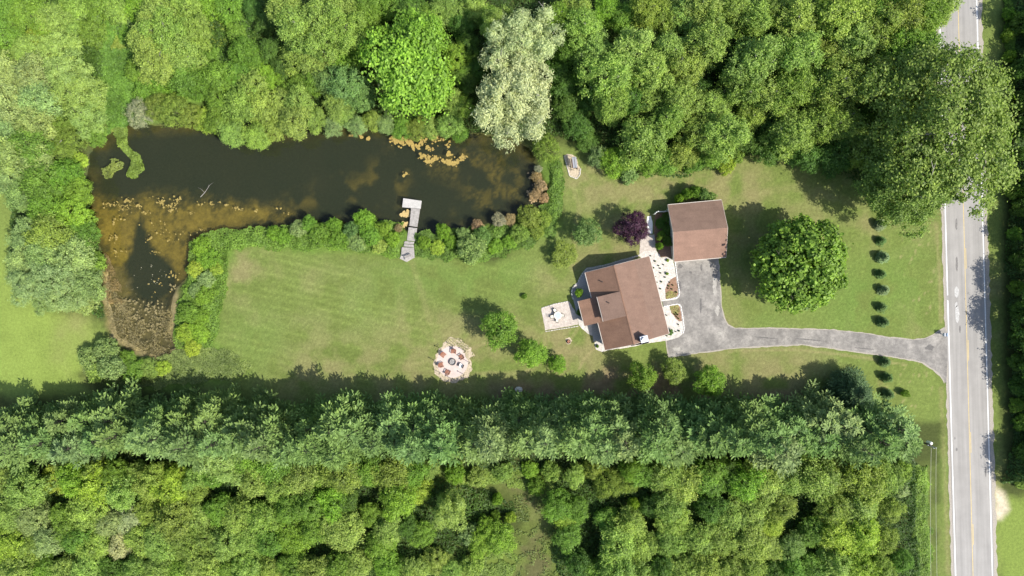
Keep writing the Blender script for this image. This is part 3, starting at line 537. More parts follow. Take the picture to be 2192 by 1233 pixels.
band('leaning over the pond\'s upper shore', g_n, [
 (298,243,32,'T','dome',2.6),(340,228,32,'O','dome',3.2),(372,238,40,'O','dome',3.6),(410,248,30,'O','dome',3),(440,255,28,'Y','shrub'),(470,255,28,'G'),(497,284,30,'L'),(548,292,30,'L'),(592,272,30,'L'),(630,262,38,'L'),(672,255,28,'L'),(712,270,24,'B'),(735,245,24,'P'),(765,268,24,'B'),(795,258,22,'L'),(826,266,22,'B'),(862,274,22,'G'),(893,276,24,'O'),(925,272,26,'L'),(962,268,30,'L'),(985,286,22,'G')], 'x', hmul=.95)
band('second row above the pond', g_n, [
 (470,212,32,'G'),(520,225,42,'L'),(562,228,40,'L'),(545,185,34,'L'),(578,165,26,'V'),(606,215,30,'L'),(640,222,36,'L'),(640,185,28,'G'),(672,178,28,'G'),(700,172,36,'N'),(740,180,46,'N'),(770,205,34,'N'),(724,228,30,'L'),(962,215,32,'L'),(988,228,30,'G'),(1000,178,26,'D')], 'x')
band('third row above the pond', g_n, [
 (505,72,24,'G','shrub'),(520,112,32,'G'),(545,128,28,'G'),(580,108,28,'D'),(604,142,26,'D'),(640,120,40,'L'),(672,138,34,'P'),(704,118,36,'P'),(735,128,32,'V'),(762,118,28,'V'),(976,125,30,'V'),(1000,98,26,'D'),(1022,150,22,'D'),(990,160,24,'G')], 'x')
band('photo top edge above the pond', g_n, [
 (540,20,22,'D'),(568,50,22,'D'),(610,22,40,'L','cotton',11),(640,60,46,'P','cotton',12),(690,40,46,'L','cotton',12),(690,92,38,'P','cotton',11),(735,22,36,'L'),(738,72,40,'L','cotton',11),(776,52,38,'G'),(790,14,34,'G'),(832,18,30,'G'),(880,14,34,'D'),(915,34,30,'G'),(955,22,36,'L'),(985,50,32,'D'),(1012,20,34,'L'),(1040,40,28,'G')], 'x')
place_tree('broad1', 876, 145, 92, 'V', 'big vivid green round-lobed tree rising above the middle of the north shore', 'tree', None, 13, sy=1.25, rot=0)
place_tree('broad2', 905, 78, 52, 'V', 'vivid green tree touching the top side of the big vivid green tree', 'tree', None, 11)
place_tree('broad0', 825, 80, 26, 'V', 'small vivid green tree at the upper left side of the big vivid green tree', 'tree', None, 8)
place_tree('willow', 1098, 205, 88, 'S', 'big silvery willow leaning over the pond\'s top right corner', 'tree', None, 13, 'willow_tree', sy=1.18, rot=0.1, hc=8)
place_tree('willow', 1118, 88, 66, 'S', 'silvery willow crown at the top, behind the big silvery willow', 'tree', None, 15, 'willow_tree', sy=1.2, rot=1.9, hc=9)
place_tree('fine0', 1062, 60, 34, 'L', 'light green feathery tree left of the topmost silvery willow', 'tree', None, 12)
# woods north of the house
g_h = 'trees of the wood north of the house'
band('front row above house lawn', g_h, [
 (1170,318,34,'O','dome',3),(1212,232,30,'D'),(1236,268,30,'D'),(1258,300,24,'D'),(1284,335,24,'B'),(1312,345,34,'V'),(1345,372,20,'B','shrub',2.5),(1372,300,56,'L'),(1388,352,26,'G'),(1425,352,28,'G'),(1460,330,36,'O'),(1488,345,26,'G','shrub',3),(1522,330,28,'G'),(1552,352,20,'Y','shrub',2.4),(1575,335,18,'O','shrub',2.2)], 'x')
band('second row above house lawn', g_h, [
 (1196,150,30,'D'),(1206,190,28,'D'),(1240,170,26,'G'),(1262,215,28,'D'),(1298,165,50,'L','cotton'),(1308,225,42,'L','cotton'),(1350,215,36,'D','cotton'),(1390,218,36,'O','cotton'),(1428,262,40,'L','cotton'),(1452,212,42,'L','cotton'),(1492,285,38,'O','cotton'),(1526,236,36,'L','cotton'),(1548,292,46,'L','cotton'),(1500,190,30,'D'),(1592,300,30,'D')], 'x')
band('third row above house lawn', g_h, [
 (1222,110,34,'G','cotton'),(1262,110,42,'L','cotton'),(1300,120,28,'D'),(1352,118,46,'P','cotton'),(1392,160,46,'L','cotton'),(1434,110,44,'L','cotton'),(1470,135,46,'L','cotton'),(1508,92,50,'L','cotton'),(1548,130,30,'D'),(1585,190,44,'O','cotton'),(1612,138,58,'L','cotton'),(1640,205,42,'L','cotton'),(1605,250,34,'O','cotton'),(1650,255,36,'D')], 'x')
band('photo top edge above the house', g_h, [
 (1195,40,34,'G','cotton'),(1225,25,36,'L','cotton'),(1246,62,44,'L','cotton'),(1298,22,34,'V'),(1338,40,34,'G'),(1382,22,38,'O','cotton'),(1420,45,36,'O','cotton'),(1465,35,42,'L','cotton'),(1502,30,42,'L','cotton'),(1545,55,36,'D'),(1570,22,40,'O','cotton'),(1612,42,46,'L','cotton'),(1655,20,38,'O','cotton'),(1655,80,34,'D')], 'x')
g_r = 'trees of the wood left of the road'
band('front row beside upper road', g_r, [
 (1650,318,36,'D'),(1690,285,50,'O','cotton'),(1728,335,38,'D'),(1756,262,48,'O','cotton'),(1790,330,44,'D'),(1812,272,40,'O','cotton'),(1838,322,38,'O','cotton')], 'x')
band('second row beside upper road', g_r, [
 (1682,200,46,'O','cotton'),(1718,225,38,'D'),(1745,190,48,'L','cotton'),(1790,190,58,'O','cotton'),(1842,228,42,'D'),(1878,175,50,'O','cotton'),(1925,180,50,'O','cotton')], 'x')
band('third row beside upper road', g_r, [
 (1700,125,52,'L','cotton'),(1742,112,34,'D'),(1775,122,42,'O','cotton'),(1818,98,52,'L','cotton'),(1862,82,54,'O','cotton'),(1905,118,46,'G','cotton'),(1955,118,52,'G','cotton')], 'x')
band('photo top edge beside the road', g_r, [
 (1700,45,48,'L','cotton'),(1745,35,38,'D'),(1790,38,52,'L','cotton'),(1838,25,42,'O','cotton'),(1882,28,46,'G','cotton'),(1925,52,50,'O','cotton'),(1968,32,48,'G','cotton'),(2002,18,44,'L','cotton')], 'x')
place_tree('giant', 2014, 282, 158, 'O', 'huge broad cottonwood spreading right across the road', 'tree', None, 21, 'cottonwood_tree', sy=1.22, rot=0, hc=13.5, rgb=(.146, .200, .038))
place_tree('giant', 1950, 388, 102, 'O', 'wide cottonwood overhanging the lawn above the row of small spruces', 'tree', None, 15, 'cottonwood_tree', sy=1.05, rot=2.2, hc=9.5, rgb=(.128, .180, .038))
# right-hand side of the road
g_e = 'bushes and trees along the right side of the road'
band('verge right of the road', g_e, [
 (2158,30,14,'V','shrub',1.6),(2160,75,14,'V','shrub',1.6),(2160,120,13,'V','shrub',1.6),(2192,50,24,'D','shrub',4),(2186,150,22,'D','shrub',4),(2160,165,12,'V','shrub',1.4),(2190,215,24,'D','shrub',4),(2196,275,22,'D','shrub',4),(2182,330,16,'D','shrub',3),(2188,375,12,'P','shrub',2.2),(2170,410,18,'G','shrub',2.2),(2192,445,22,'D','shrub',3),(2172,500,16,'G','shrub',1.8),(2188,555,22,'D','shrub',3),(2176,615,18,'G','shrub',2.2),(2186,668,20,'D','shrub',3),(2180,722,18,'D','shrub',2.4),(2178,775,20,'D','shrub',2.6),(2188,825,22,'D','shrub',3),(2176,868,16,'G','shrub',1.8),(2192,905,18,'G','shrub',2.2),(2200,965,24,'D','shrub',3),(2188,1035,14,'L','shrub',1.2)], 'y', 'from top')
for i, (gx_, gy_, h_, r_) in enumerate(((2218,60,9,5),(2225,150,9,5),(2222,245,9,5),(2212,420,7,4.5),(2212,520,9,5),(2196,625,9.5,4.5),(2196,710,10,5),(2210,790,9,4.8),(2220,850,8,4.5),(2218,1005,10,4.6),(2238,980,8,4.6),(2222,930,6,3.5))):
    k = CAM_H / (CAM_H - h_ * .6); place_tree(f'broad{i % 4}', CX + (gx_ - CX) * k, CY + (gy_ - CY) * k, r_ * 12 * k, 'D', f'dark green roadside tree whose shadow falls toward the road, {ORD[i]} from the top', 'tree', g_e, h_)
# the long pine row
g_p = 'pines of the long row below the lawn'
rp = random.Random(5)
def pines(y, xs, where, H, r, jy):
    for i, x in enumerate(xs):
        cc = rp.choice('NNNNNB'); h = H * rp.uniform(.72, 1.15); px, py = x + rp.uniform(-12, 12), y + rp.uniform(-jy, jy)
        k = CAM_H / (CAM_H - .4 * h)
        place_tree(f'pine{rp.randrange(3)}', CX + (px - CX) * k, CY + (py - CY) * k, r * rp.uniform(.82, 1.15) * k, cc, f'{COLS[cc][0]} pine, {ordn(i)} from left, {where} row below the lawn', 'pine', g_p, h, 'pine_tree', jit=.10, hc=.4 * h, rgb={'N': (.092, .154, .044), 'B': (.116, .174, .060)}[cc])
pines(889, [95 + i * 50 for i in range(17)] + [950 + i * 50 for i in range(19)], 'upper pine', 14.5, 51, 12)
pines(918, [118 + i * 50 for i in range(36)], 'lower pine', 17, 50, 15)
place_tree('bigspruce', 1822, 838, 46, 'D', 'dark broad spruce standing in front of the right end of the pine row', 'spruce', None, 9, 'spruce_tree', hc=3.5, rgb=(.05, .085, .035))
# woods below the pines
g_b = 'trees of the wood below the pine row'
band('directly below the pines', g_b, [
 (15,1027,39,'L'),(62,1042,45,'L'),(120,1027,33,'Y','shrub'),(165,1022,43,'V'),(215,1032,47,'Y'),(262,1050,43,'L'),(322,1037,37,'L'),(372,1044,41,'Y'),(418,1054,31,'O'),(452,964,55,'P','fine',8),(492,992,43,'P','fine',7),(540,977,43,'G'),(548,1032,37,'L'),(590,992,41,'G'),(598,1042,39,'L'),(648,1020,43,'L'),(694,1004,37,'G'),(738,1012,47,'O'),(795,1002,39,'G'),(842,1010,43,'O'),(885,1010,33,'G'),(1135,1004,20,'V','shrub',1.6),(1300,1032,39,'O','dome',4),(1338,1027,35,'O','dome',3.5),(1378,1012,33,'G'),(1425,1014,39,'L'),(1462,1032,43,'L'),(1512,1022,41,'G'),(1560,1014,33,'D'),(1592,1034,45,'V'),(1640,1032,43,'L'),(1690,1027,39,'L'),(1745,1020,49,'L'),(1800,1022,37,'O'),(1850,1027,49,'O'),(1895,1022,39,'O'),(1930,1050,16,'S','shrub',2.2)], 'x')
band('second row below the pines', g_b, [
 (22,1100,36,'L'),(72,1110,38,'B'),(148,1112,36,'G'),(190,1092,38,'L'),(232,1118,34,'B'),(278,1112,28,'S'),(318,1092,32,'O'),(378,1108,46,'O'),(425,1105,32,'L'),(470,1090,32,'G'),(510,1102,40,'L'),(565,1105,40,'L'),(618,1088,36,'G'),(662,1082,38,'G'),(712,1072,38,'V'),(742,1072,30,'D'),(855,1068,44,'V'),(895,1050,30,'Y'),(962,1092,38,'P','fine',8),(1065,1068,13,'V','shrub',2),(1092,1108,13,'Y','shrub',2),(1060,1102,10,'G','shrub',2),(1150,1040,20,'G','shrub',2.2),(1192,1082,34,'G'),(1210,1112,22,'Y'),(1232,1090,28,'G'),(1355,1078,14,'Y','shrub',3),(1300,1112,30,'G'),(1345,1120,38,'L'),(1395,1085,26,'D'),(1430,1082,38,'L'),(1442,1115,34,'L'),(1520,1088,36,'D'),(1565,1100,38,'L'),(1612,1092,38,'L'),(1648,1118,32,'Y'),(1672,1082,38,'O'),(1775,1082,40,'O'),(1838,1085,44,'L'),(1905,1090,30,'O')], 'x')
band('third row below the pines', g_b, [
 (20,1165,38,'Y'),(68,1168,30,'L'),(108,1155,36,'B'),(165,1152,34,'G'),(208,1165,36,'L'),(258,1170,30,'S'),(300,1152,34,'L'),(345,1165,38,'L'),(398,1162,38,'O'),(445,1150,34,'O'),(490,1160,36,'L'),(535,1152,38,'L'),(580,1160,34,'G'),(628,1150,38,'V'),(670,1135,34,'G'),(735,1135,42,'L'),(795,1100,26,'G'),(830,1132,30,'L'),(872,1128,26,'D'),(815,1165,32,'G'),(905,1142,26,'G'),(1008,1142,26,'B','shrub',3),(1045,1130,28,'V'),(1072,1150,34,'V'),(1030,1162,28,'V'),(1215,1150,30,'G'),(1322,1160,44,'L'),(1372,1165,38,'L'),(1432,1160,34,'L'),(1495,1150,38,'L'),(1545,1152,36,'L'),(1602,1158,42,'L'),(1650,1172,28,'L'),(1695,1168,32,'N'),(1742,1135,30,'G'),(1790,1140,42,'Y'),(1842,1142,44,'Y'),(1890,1150,32,'O')], 'x')
band('bottom edge of the photo', g_b, [
 (45,1222,38,'L'),(95,1218,32,'G'),(140,1225,34,'L'),(190,1215,34,'L'),(248,1222,32,'D'),(292,1218,34,'L'),(340,1222,34,'L'),(390,1222,32,'G'),(435,1215,36,'L'),(485,1222,34,'G'),(530,1215,36,'L'),(580,1222,32,'L'),(628,1212,36,'G'),(675,1220,34,'L'),(720,1222,34,'G'),(768,1210,32,'L'),(832,1212,34,'V'),(885,1222,36,'L'),(935,1200,28,'O'),(965,1225,28,'L'),(1010,1212,26,'L','shrub',3),(1238,1205,32,'D'),(1275,1222,34,'G'),(1318,1218,44,'L'),(1370,1225,36,'L'),(1415,1215,32,'D'),(1462,1220,36,'L'),(1512,1215,36,'L'),(1560,1222,34,'L'),(1605,1220,34,'O'),(1652,1228,30,'D'),(1698,1225,32,'G'),(1745,1215,34,'G'),(1790,1210,38,'L'),(1838,1210,40,'Y'),(1882,1218,36,'O'),(1928,1200,24,'G')], 'x')
band('hard against the pines\' lower edge', g_b, [(40,1008,24,'G','broad',4.5),(205,1004,24,'L','broad',7),(248,1010,26,'G','broad',7),(338,1012,26,'L','broad',7),(378,1015,26,'Y','broad',7),(422,1018,28,'L','broad',7),(460,1022,24,'G','broad',6),(1345,1004,22,'G','broad',6),(1445,1000,24,'L','broad',6),(1520,1006,22,'L','broad',6),(142,1004,26,'L','broad',4.5),(290,1012,26,'L','broad',4.5),(505,955,26,'L','broad',5),(640,990,24,'L','broad',4.5),(760,988,26,'G','broad',5),(920,1000,24,'L','broad',4),(975,1012,22,'V','shrub',2.5),(1020,1020,22,'L','shrub',2),(1075,1008,20,'L','shrub',2),(1180,1008,24,'L','shrub',2.5),(1230,1018,26,'L','broad',4),(1270,1005,22,'O','broad',4),(1400,1002,24,'G','broad',4.5),(1490,1008,26,'G','broad',4.5),(1545,1002,24,'G','broad',4),(1615,1005,28,'L','broad',5),(1670,1002,24,'O','broad',4.5),(1720,1008,26,'L','broad',4.5),(1780,1000,26,'O','broad',4.5),(1830,1002,24,'G','broad',4.5),(1880,1000,24,'L','broad',4),(1930,1008,22,'L','shrub',2.5)], 'x')
# shrubs on the pond's lower bank
g_k = 'shrubs along the pond\'s lower bank'
band('bank left of the dock', g_k, [
 (432,528,20,'V','shrub',1.8),(448,556,22,'V','shrub',1.8),(418,575,18,'Y','shrub',1.5),(440,598,18,'B','shrub',1.6),(462,575,16,'Y','shrub',1.4),(418,622,16,'B','shrub',1.6),(440,632,20,'V','shrub',1.6),(404,668,22,'G','shrub',2.0),(432,676,18,'V','shrub',1.5),(395,712,20,'Y','shrub',1.8),(425,712,22,'V','shrub',1.4),(412,745,20,'Y','shrub',1.4),(585,498,16,'V','shrub',1.8),(608,506,18,'V','shrub',1.6),(638,490,20,'B','shrub',2.0),(662,478,18,'G','shrub',2.2),(682,502,24,'G','shrub',2.2),(716,482,18,'V','shrub',2.2),(728,512,22,'G','shrub',2.0),(752,492,18,'N','shrub',2.2),(780,470,24,'V','shrub',2.4),(792,502,24,'G','shrub',2.2),(762,520,20,'B','shrub',1.8),(820,490,18,'V','shrub',1.9),(840,512,18,'V','shrub',1.6),(812,528,16,'P','shrub',1.4),(852,488,9,'M','shrub',1.1)], 'x')
band('bank right of the dock', g_k, [
 (908,520,16,'V','shrub',1.6),(948,495,17,'V','shrub',2.4),(935,530,16,'Y','shrub',1.4),(965,518,16,'V','shrub',1.6),(992,502,16,'B','shrub',1.8),(1010,532,34,'B','shrub',3.2),(1030,508,24,'N','shrub',2.4),(1022,482,14,'M','shrub',1.4),(1068,470,16,'T','shrub',1.6),(1062,528,16,'V','shrub',1.5),(1090,518,16,'V','shrub',1.5),(1112,500,22,'O','shrub',2.0),(1135,462,26,'O','shrub',2.4),(1162,468,20,'O','shrub',2),(1148,494,18,'O','shrub',1.6),(1092,470,14,'M','shrub',1.2)], 'x')
band('brown brush at pond\'s right shore', g_k, [(1148,378,12,'M','shrub',1.2),(1158,398,13,'M','shrub',1.3),(1146,416,13,'M','shrub',1.2),(1164,424,12,'M','shrub',1.1),(1152,362,10,'T','shrub',1.1)], 'y', 'from top')
# single trees in the yard
def one(key, px, py, r, c, label, H, cat='tree', name=None, **kw): return place_tree(key, px, py, r, c, label, cat, None, H, name, jit=.04, **kw)
one('maple', 1713, 566, 101, 'V', 'large round dense maple standing alone on the lawn right of the garage', 12.5, 'maple', 'maple_tree', rgb=(.108, .200, .030))
one('broad2', 1355, 486, 37, 'R', 'purple-leaved tree beside the garage path', 6.5, name='purple_plum_tree', rgb=(.050, .019, .034))
one('broad3', 1256, 497, 29, 'N', 'small round green tree left of the purple-leaved tree', 6.0)
one('cotton1', 1208, 547, 26, 'O', 'thin olive tree between the pond bank and the house', 3.2)
one('broad0', 1068, 700, 43, 'G', 'round green tree on the lawn between fire pit and patio', 7.5)
one('broad1', 1137, 757, 33, 'V', 'bright green tree below right of the tree by the fire pit', 5.0)
one('broad3', 1193, 780, 19, 'V', 'small bright green tree near the lone stump', 3.0)
one('broad2', 1376, 806, 31, 'G', 'green tree below the house chimney', 7.0)
one('cotton2', 1444, 795, 26, 'O', 'sparse olive tree below the driveway\'s lower left corner', 4.5)
one('cotton3', 1521, 818, 34, 'V', 'open-branched green tree below the start of the long drive', 7.0)
one('shrub0', 1122, 634, 6, 'G', 'tiny round bush alone in the middle of the lawn', .8, 'shrub', 'shrub')
one('shrub1', 1239, 627, 10, 'V', 'bright round shrub inside the curved stone edging', 1.6, 'shrub', 'shrub')
one('shrub2', 1242, 668, 9, 'D', 'dark shrub in the shade against the low porch', 1.0, 'shrub', 'shrub')
one('shrub1', 1938, 842, 9, 'G', 'small leafy bush right of the lowest small spruce', 1.4, 'shrub', 'shrub')
one('shrub2', 1434, 711, 7.5, 'N', 'dark green shrub in the white stones at the house\'s lower right corner', 1.1, 'shrub', 'shrub')
g_g = 'shrubs behind the garage'
for px, py, r, c_, h, lb in ((1455,424,10,'V',2.4,'bright shrub at the left end behind the garage'),(1470,416,12,'G',3.0,'tall shrub second from the left behind the garage'),(1488,412,13,'G',3.2,'tall shrub in the middle behind the garage'),(1504,414,13,'N',3.0,'bluish shrub second from the right behind the garage'),(1522,421,11,'B',2.2,'pale shrub at the right end behind the garage')):
    place_tree(f'shrub{rnd.randrange(3)}', px, py, r, c_, lb, 'shrub', g_g, h)
g_q = 'shrubs in the shaded bed left of the garage'
for px, py, r, c_, h, lb in ((1428,466,12,'D',1.2,'topmost dark shrub in the shaded bed by the garage'),(1414,478,12,'D',1.1,'second dark shrub in the shaded bed by the garage'),(1430,490,13,'D',1.3,'third dark shrub in the shaded bed by the garage'),(1416,502,9,'G',1.4,'fourth shrub in the shaded bed by the garage'),(1430,515,13,'D',1.4,'fifth dark shrub in the shaded bed by the garage'),(1412,526,8,'V',2.0,'bright narrow shrub at the low end of the garage bed'),(1411,510,6,'L',2.0,'pale climbing shrub at the edge of the garage bed')):
    place_tree(f'shrub{rnd.randrange(3)}', px, py, r, c_, lb, 'shrub', g_q, h)
g_sp = 'small spruces in a line beside the road'
for i, (px, py) in enumerate(((1887,480),(1889,515),(1891,551),(1889,587),(1894,621),(1890,658),(1892,690))):
    place_tree(f'spruce{i % 2}', px, py, (11.5, 9.5, 12, 9.5, 10.5, 10, 10.5)[i], 'N' if i in (0, 2, 4) else 'D', f'small spruce above the drive, {ORD[i]} from the top of its line', 'spruce', g_sp, (2.2, 1.7, 2.5, 1.8, 2.1, 1.9, 2.3)[i], jit=.08, hc=1, rgb=(.13, .185, .09) if i in (0, 2, 4) else (.07, .125, .04))
for i, (px, py) in enumerate(((1896,775),(1900,809),(1903,845))):
    place_tree(f'spruce{i % 2}', px, py, 10.5, 'D', f'small spruce below the drive, {ORD[i]} from the top of its line', 'spruce', g_sp, 2.2 + .15 * (i % 2), jit=.08, hc=1, rgb=(.07, .125, .04))
g_bp = 'little plants in the beds by the house'
BEDP = [('in the upper white stones', [(155,148),(172,178),(208,138),(175,228),(248,235),(255,90),(225,275),(185,325),(175,402),(135,330),(115,268),(97,170),(115,98),(68,40)]), ('in the upper mulch bed', [(275,330),(265,370),(258,398),(310,362),(350,440),(300,405)]), ('in the lower mulch bed', [(332,683),(362,685),(350,705),(372,727),(345,665)]), ('in the lower white stones', [(345,875),(378,865),(242,692),(245,920),(372,795)])]
for where, pts in BEDP:
    for i, (u, v) in enumerate(sorted(pts, key=lambda a: a[1])):
        big = (u, v) in ((255,90),(248,235)); place_tree(f'shrub{i % 3}', 1380 + u / 5.139, 540 + v / 5.139, 3.6 if big else 1.3 + (i % 3) * .35, 'Y' if big else 'D', f'{"pale" if big else "dark"} little plant {where}, {ORD[i]} from the top', 'plant', g_bp, .5 if big else .35, 'garden_plant')
place_tree('shrub0', 1279, 741, 3.5, 'G', 'little plant in the white stones at the house\'s lower left corner', 'plant', g_bp, .5, 'garden_plant')

# ---- uncountable ground growth: leaf-sized faces over whole areas
def growth(name, pts, n, colour, size, h, seed, label, mound=1.0, z0=0.0, clump=0.25, matl=None, aspect=.45, up=1.2, hole=None, cat='undergrowth', rough=1.2, dens=0.0, edge=1.0):
    rng = np.random.default_rng(seed); pl = poly(pts); xs = [p[0] for p in pl]; ys = [p[1] for p in pl]
    X = rng.uniform(min(xs) - 1, max(xs) + 1, n * 2); Y = rng.uniform(min(ys) - 1, max(ys) + 1, n * 2)
    k = sdf(X, Y, pl) + (fbm(X * .6, Y * .6, seed) - .5) * 2 * rough < 0
    if hole is not None: k &= sdf(X, Y, poly(hole)) > 0
    if dens: k &= fbm(X * .8, Y * .8, seed + 3) > dens
    X, Y = X[k][:n], Y[k][:n]
    md = fbm(X / (2.6 * mound), Y / (2.6 * mound), seed + 1, 3); m2 = fbm(X * 1.3, Y * 1.3, seed + 2, 2)
    ed = np.clip(-sdf(X, Y, pl) / edge + .25, .15, 1)
    Z = z0 + .05 + h * ed * np.clip((md - .25) * 1.7, 0.05, 1.2) * rng.uniform(.55, 1, len(X)) + h * .35 * m2 * ed
    e = .4; gx_ = (fbm((X + e) / (2.6 * mound), Y / (2.6 * mound), seed + 1, 3) - md) / e; gy_ = (fbm(X / (2.6 * mound), (Y + e) / (2.6 * mound), seed + 1, 3) - md) / e
    N = np.stack([-gx_ * h * 1.7, -gy_ * h * 1.7, np.full(len(X), up)], 1) + rng.normal(0, .5, (len(X), 3))
    V, F_ = leaf_quads(np.stack([X, Y, Z], 1), N, size, rng, aspect); T_ = np.clip(.5 + (md - .5) * .6 + (m2 - .5) * .5 + rng.normal(0, .16, len(X)), 0, 1)
    o = link(name, np_mesh(name, V, F_, T_), matl or M_LEAF); o.color = (*[v * 1.25 for v in colour], 1); tag(o, label, cat, kind='stuff'); return o
UG = (.055, .105, .018)
growth('forest_undergrowth', [(440,-30),(1010,-30),(1200,-30),(1650,-30),(2000,-30),(2005,120),(1960,330),(1840,400),(1700,340),(1600,330),(1540,365),(1330,385),(1270,340),(1235,300),(1180,290),(1060,290),(900,280),(700,270),(520,268),(440,180)], 95000, UG, .42, 1.6, 201, 'dark green undergrowth on the floor of the woods along the top', 1.5)
growth('forest_undergrowth', [(-60,1000),(200,1010),(900,985),(950,1030),(1060,1050),(1100,1080),(1090,1140),(980,1165),(930,1260),(-60,1260)], 70000, UG, .42, 1.5, 202, 'dark green undergrowth below the left half of the pines', 1.5)
growth('forest_undergrowth', [(1180,1005),(1960,990),(1970,1260),(1210,1260),(1180,1180),(1200,1120)], 60000, UG, .42, 1.5, 203, 'dark green undergrowth below the right half of the pines', 1.5)
growth('forest_undergrowth', [(-60,0),(230,-20),(220,260),(160,330),(190,400),(205,520),(220,680),(90,640),(30,540),(20,440),(60,350),(-60,240)], 42000, UG, .42, 1.2, 204, 'green undergrowth under the wood left of the pond', 1.4)
growth('pine_floor_growth', [(-20,905),(950,905),(1950,905),(1960,1000),(1060,1008),(900,985),(-20,1010)], 30000, (.055, .10, .025), .38, .9, 205, 'low green growth under the pine row', 1.4)
growth('wild_meadow', [(190,60),(330,-20),(560,-20),(520,120),(500,170),(380,215),(300,235),(262,275),(232,282),(215,230),(195,150)], 60000, (.115, .215, .035), .36, .8, 206, 'tall bright green weeds filling the upper-left thicket', 1.6)
growth('tall_grass', [(440,15),(500,40),(500,110),(450,120),(430,60)], 11000, (.21, .27, .045), .34, .7, 207, 'patch of yellow-green tall grass at the top left of centre', 1.2)
growth('tall_grass', [(222,35),(268,20),(262,75),(290,110),(240,112),(215,80)], 9000, (.21, .27, .045), .34, .7, 208, 'patch of yellow-green tall grass right of the grey shrub', 1.2)
growth('bank_growth', [(408,520),(440,500),(520,490),(600,480),(700,478),(800,470),(862,478),(858,552),(760,540),(650,532),(520,530),(492,545),(482,620),(470,700),(455,745),(380,745),(372,690),(400,600)], 48000, (.135, .225, .035), .30, .9, 209, 'bright green weeds along the bank left of the dock', 1.0)
growth('bank_growth', [(888,500),(960,492),(1040,488),(1120,470),(1172,440),(1178,340),(1200,335),(1204,430),(1190,500),(1110,540),(1010,560),(930,556),(886,548)], 32000, (.115, .195, .034), .30, .9, 210, 'bright green weeds along the bank right of the dock', 1.0)
growth('bank_growth', [(360,755),(420,740),(480,745),(540,785),(520,805),(430,815),(330,830),(190,815),(180,775),(240,735),(290,765)], 22000, (.165, .215, .062), .28, .45, 211, 'rough yellowish growth at the lawn\'s lower left corner', 1.0)
growth('tall_grass', [(1950,1000),(1982,1000),(1992,1260),(1945,1260),(1948,1120)], 12000, (.16, .245, .045), .32, .9, 212, 'bright tall weeds between the lower wood and the roadside grass', 1.0)
growth('tall_grass', [(940,1005),(1060,1000),(1180,1012),(1195,1040),(1150,1048),(1060,1040),(960,1035)], 7000, (.165, .235, .045), .30, .5, 223, 'yellowish tall grass in the gap between the pines and the clearing', 1.0, dens=.40)
growth('tall_grass', [(950,1175),(1060,1168),(1105,1190),(1100,1260),(920,1260)], 8000, (.165, .235, .050), .30, .5, 224, 'pale tall grass left of the track at the bottom of the clearing', 1.0, dens=.40)
growth('tall_grass', [(2146,-20),(2172,-20),(2172,150),(2160,330),(2150,180)], 9000, (.135, .235, .03), .32, .9, 213, 'bright tall weeds on the verge right of the road', 1.0)
growth('tall_grass', [(1100,1060),(1150,1050),(1190,1090),(1190,1150),(1170,1180),(1210,1250),(1080,1250),(1110,1180)], 3600, (.13, .175, .045), .30, .45, 225, 'thin rough growth scattered over the clearing below the pines', 1.0, dens=.50)
growth('roadside_brush', [(2160,-20),(2260,-20),(2260,1050),(2150,1030),(2165,900),(2158,700),(2150,500),(2165,320)], 42000, (.06, .115, .025), .38, 1.6, 214, 'dark brush covering the ground right of the road', 1.2)
growth('reed_spit', [(236,262),(266,262),(278,312),(299,338),(304,360),(287,384),(270,376),(276,345),(254,310)], 8000, (.150, .215, .040), .30, .8, 215, 'narrow bright green reed spit reaching into the pond\'s top left corner', .7, -.5, rough=.9, up=1.0, cat='reeds')
growth('reed_spit', [(208,375),(228,340),(245,335),(262,345),(270,358),(250,362),(238,385),(215,388)], 3600, (.17, .21, .05), .28, .5, 216, 'pale green reeds left of the narrow reed spit', .7, -.5, rough=.6, cat='reeds', dens=.52)
growth('marsh_reeds', [(222,590),(262,640),(285,668),(360,665),(372,690),(395,740),(380,768),(335,775),(285,755),(245,725),(228,690),(218,640)], 11000, (.26, .22, .115), .34, .5, 217, 'dry brown reeds choking the pond\'s lower tail', .6, -.45, aspect=.16, rough=.5, cat='reeds', up=.6, dens=.40)
growth('marsh_reeds', [(222,540),(252,600),(262,650),(230,650),(214,600)], 3500, (.23, .17, .08), .3, .4, 218, 'brown reeds along the left shore above the marshy tail', .5, -.45, aspect=.18, rough=.4, cat='reeds', dens=.40)
growth('groundcover', [(1425,640),(1424,627),(1436,622),(1448,628),(1448,635)], 1600, (.33, .33, .12), .14, .18, 219, 'yellowish ground cover in the upper mulch bed', .3, .02, rough=.1, cat='ground cover')
growth('groundcover', [(1434,656),(1452,653),(1455,668),(1444,672),(1437,668)], 1500, (.33, .33, .12), .14, .18, 220, 'yellowish ground cover in the lower mulch bed', .3, .02, rough=.1, cat='ground cover')
growth('rough_grass', [(960,722),(990,726),(1008,745),(1016,768),(1000,770),(985,745),(955,738),(935,748),(930,740)], 2600, (.24, .24, .10), .16, .12, 221, 'dry grass tufts on the gravel above the fire pit', .4, .01, rough=.5, cat='grass', dens=.45)
# leaf litter: broad clumps of tall grass on the left field edge
growth('tall_grass', [(-20,240),(20,280),(35,330),(28,400),(0,420),(-40,400)], 5000, (.2, .27, .07), .3, .4, 222, 'pale tall grass between the left field and the wood', 1.0)

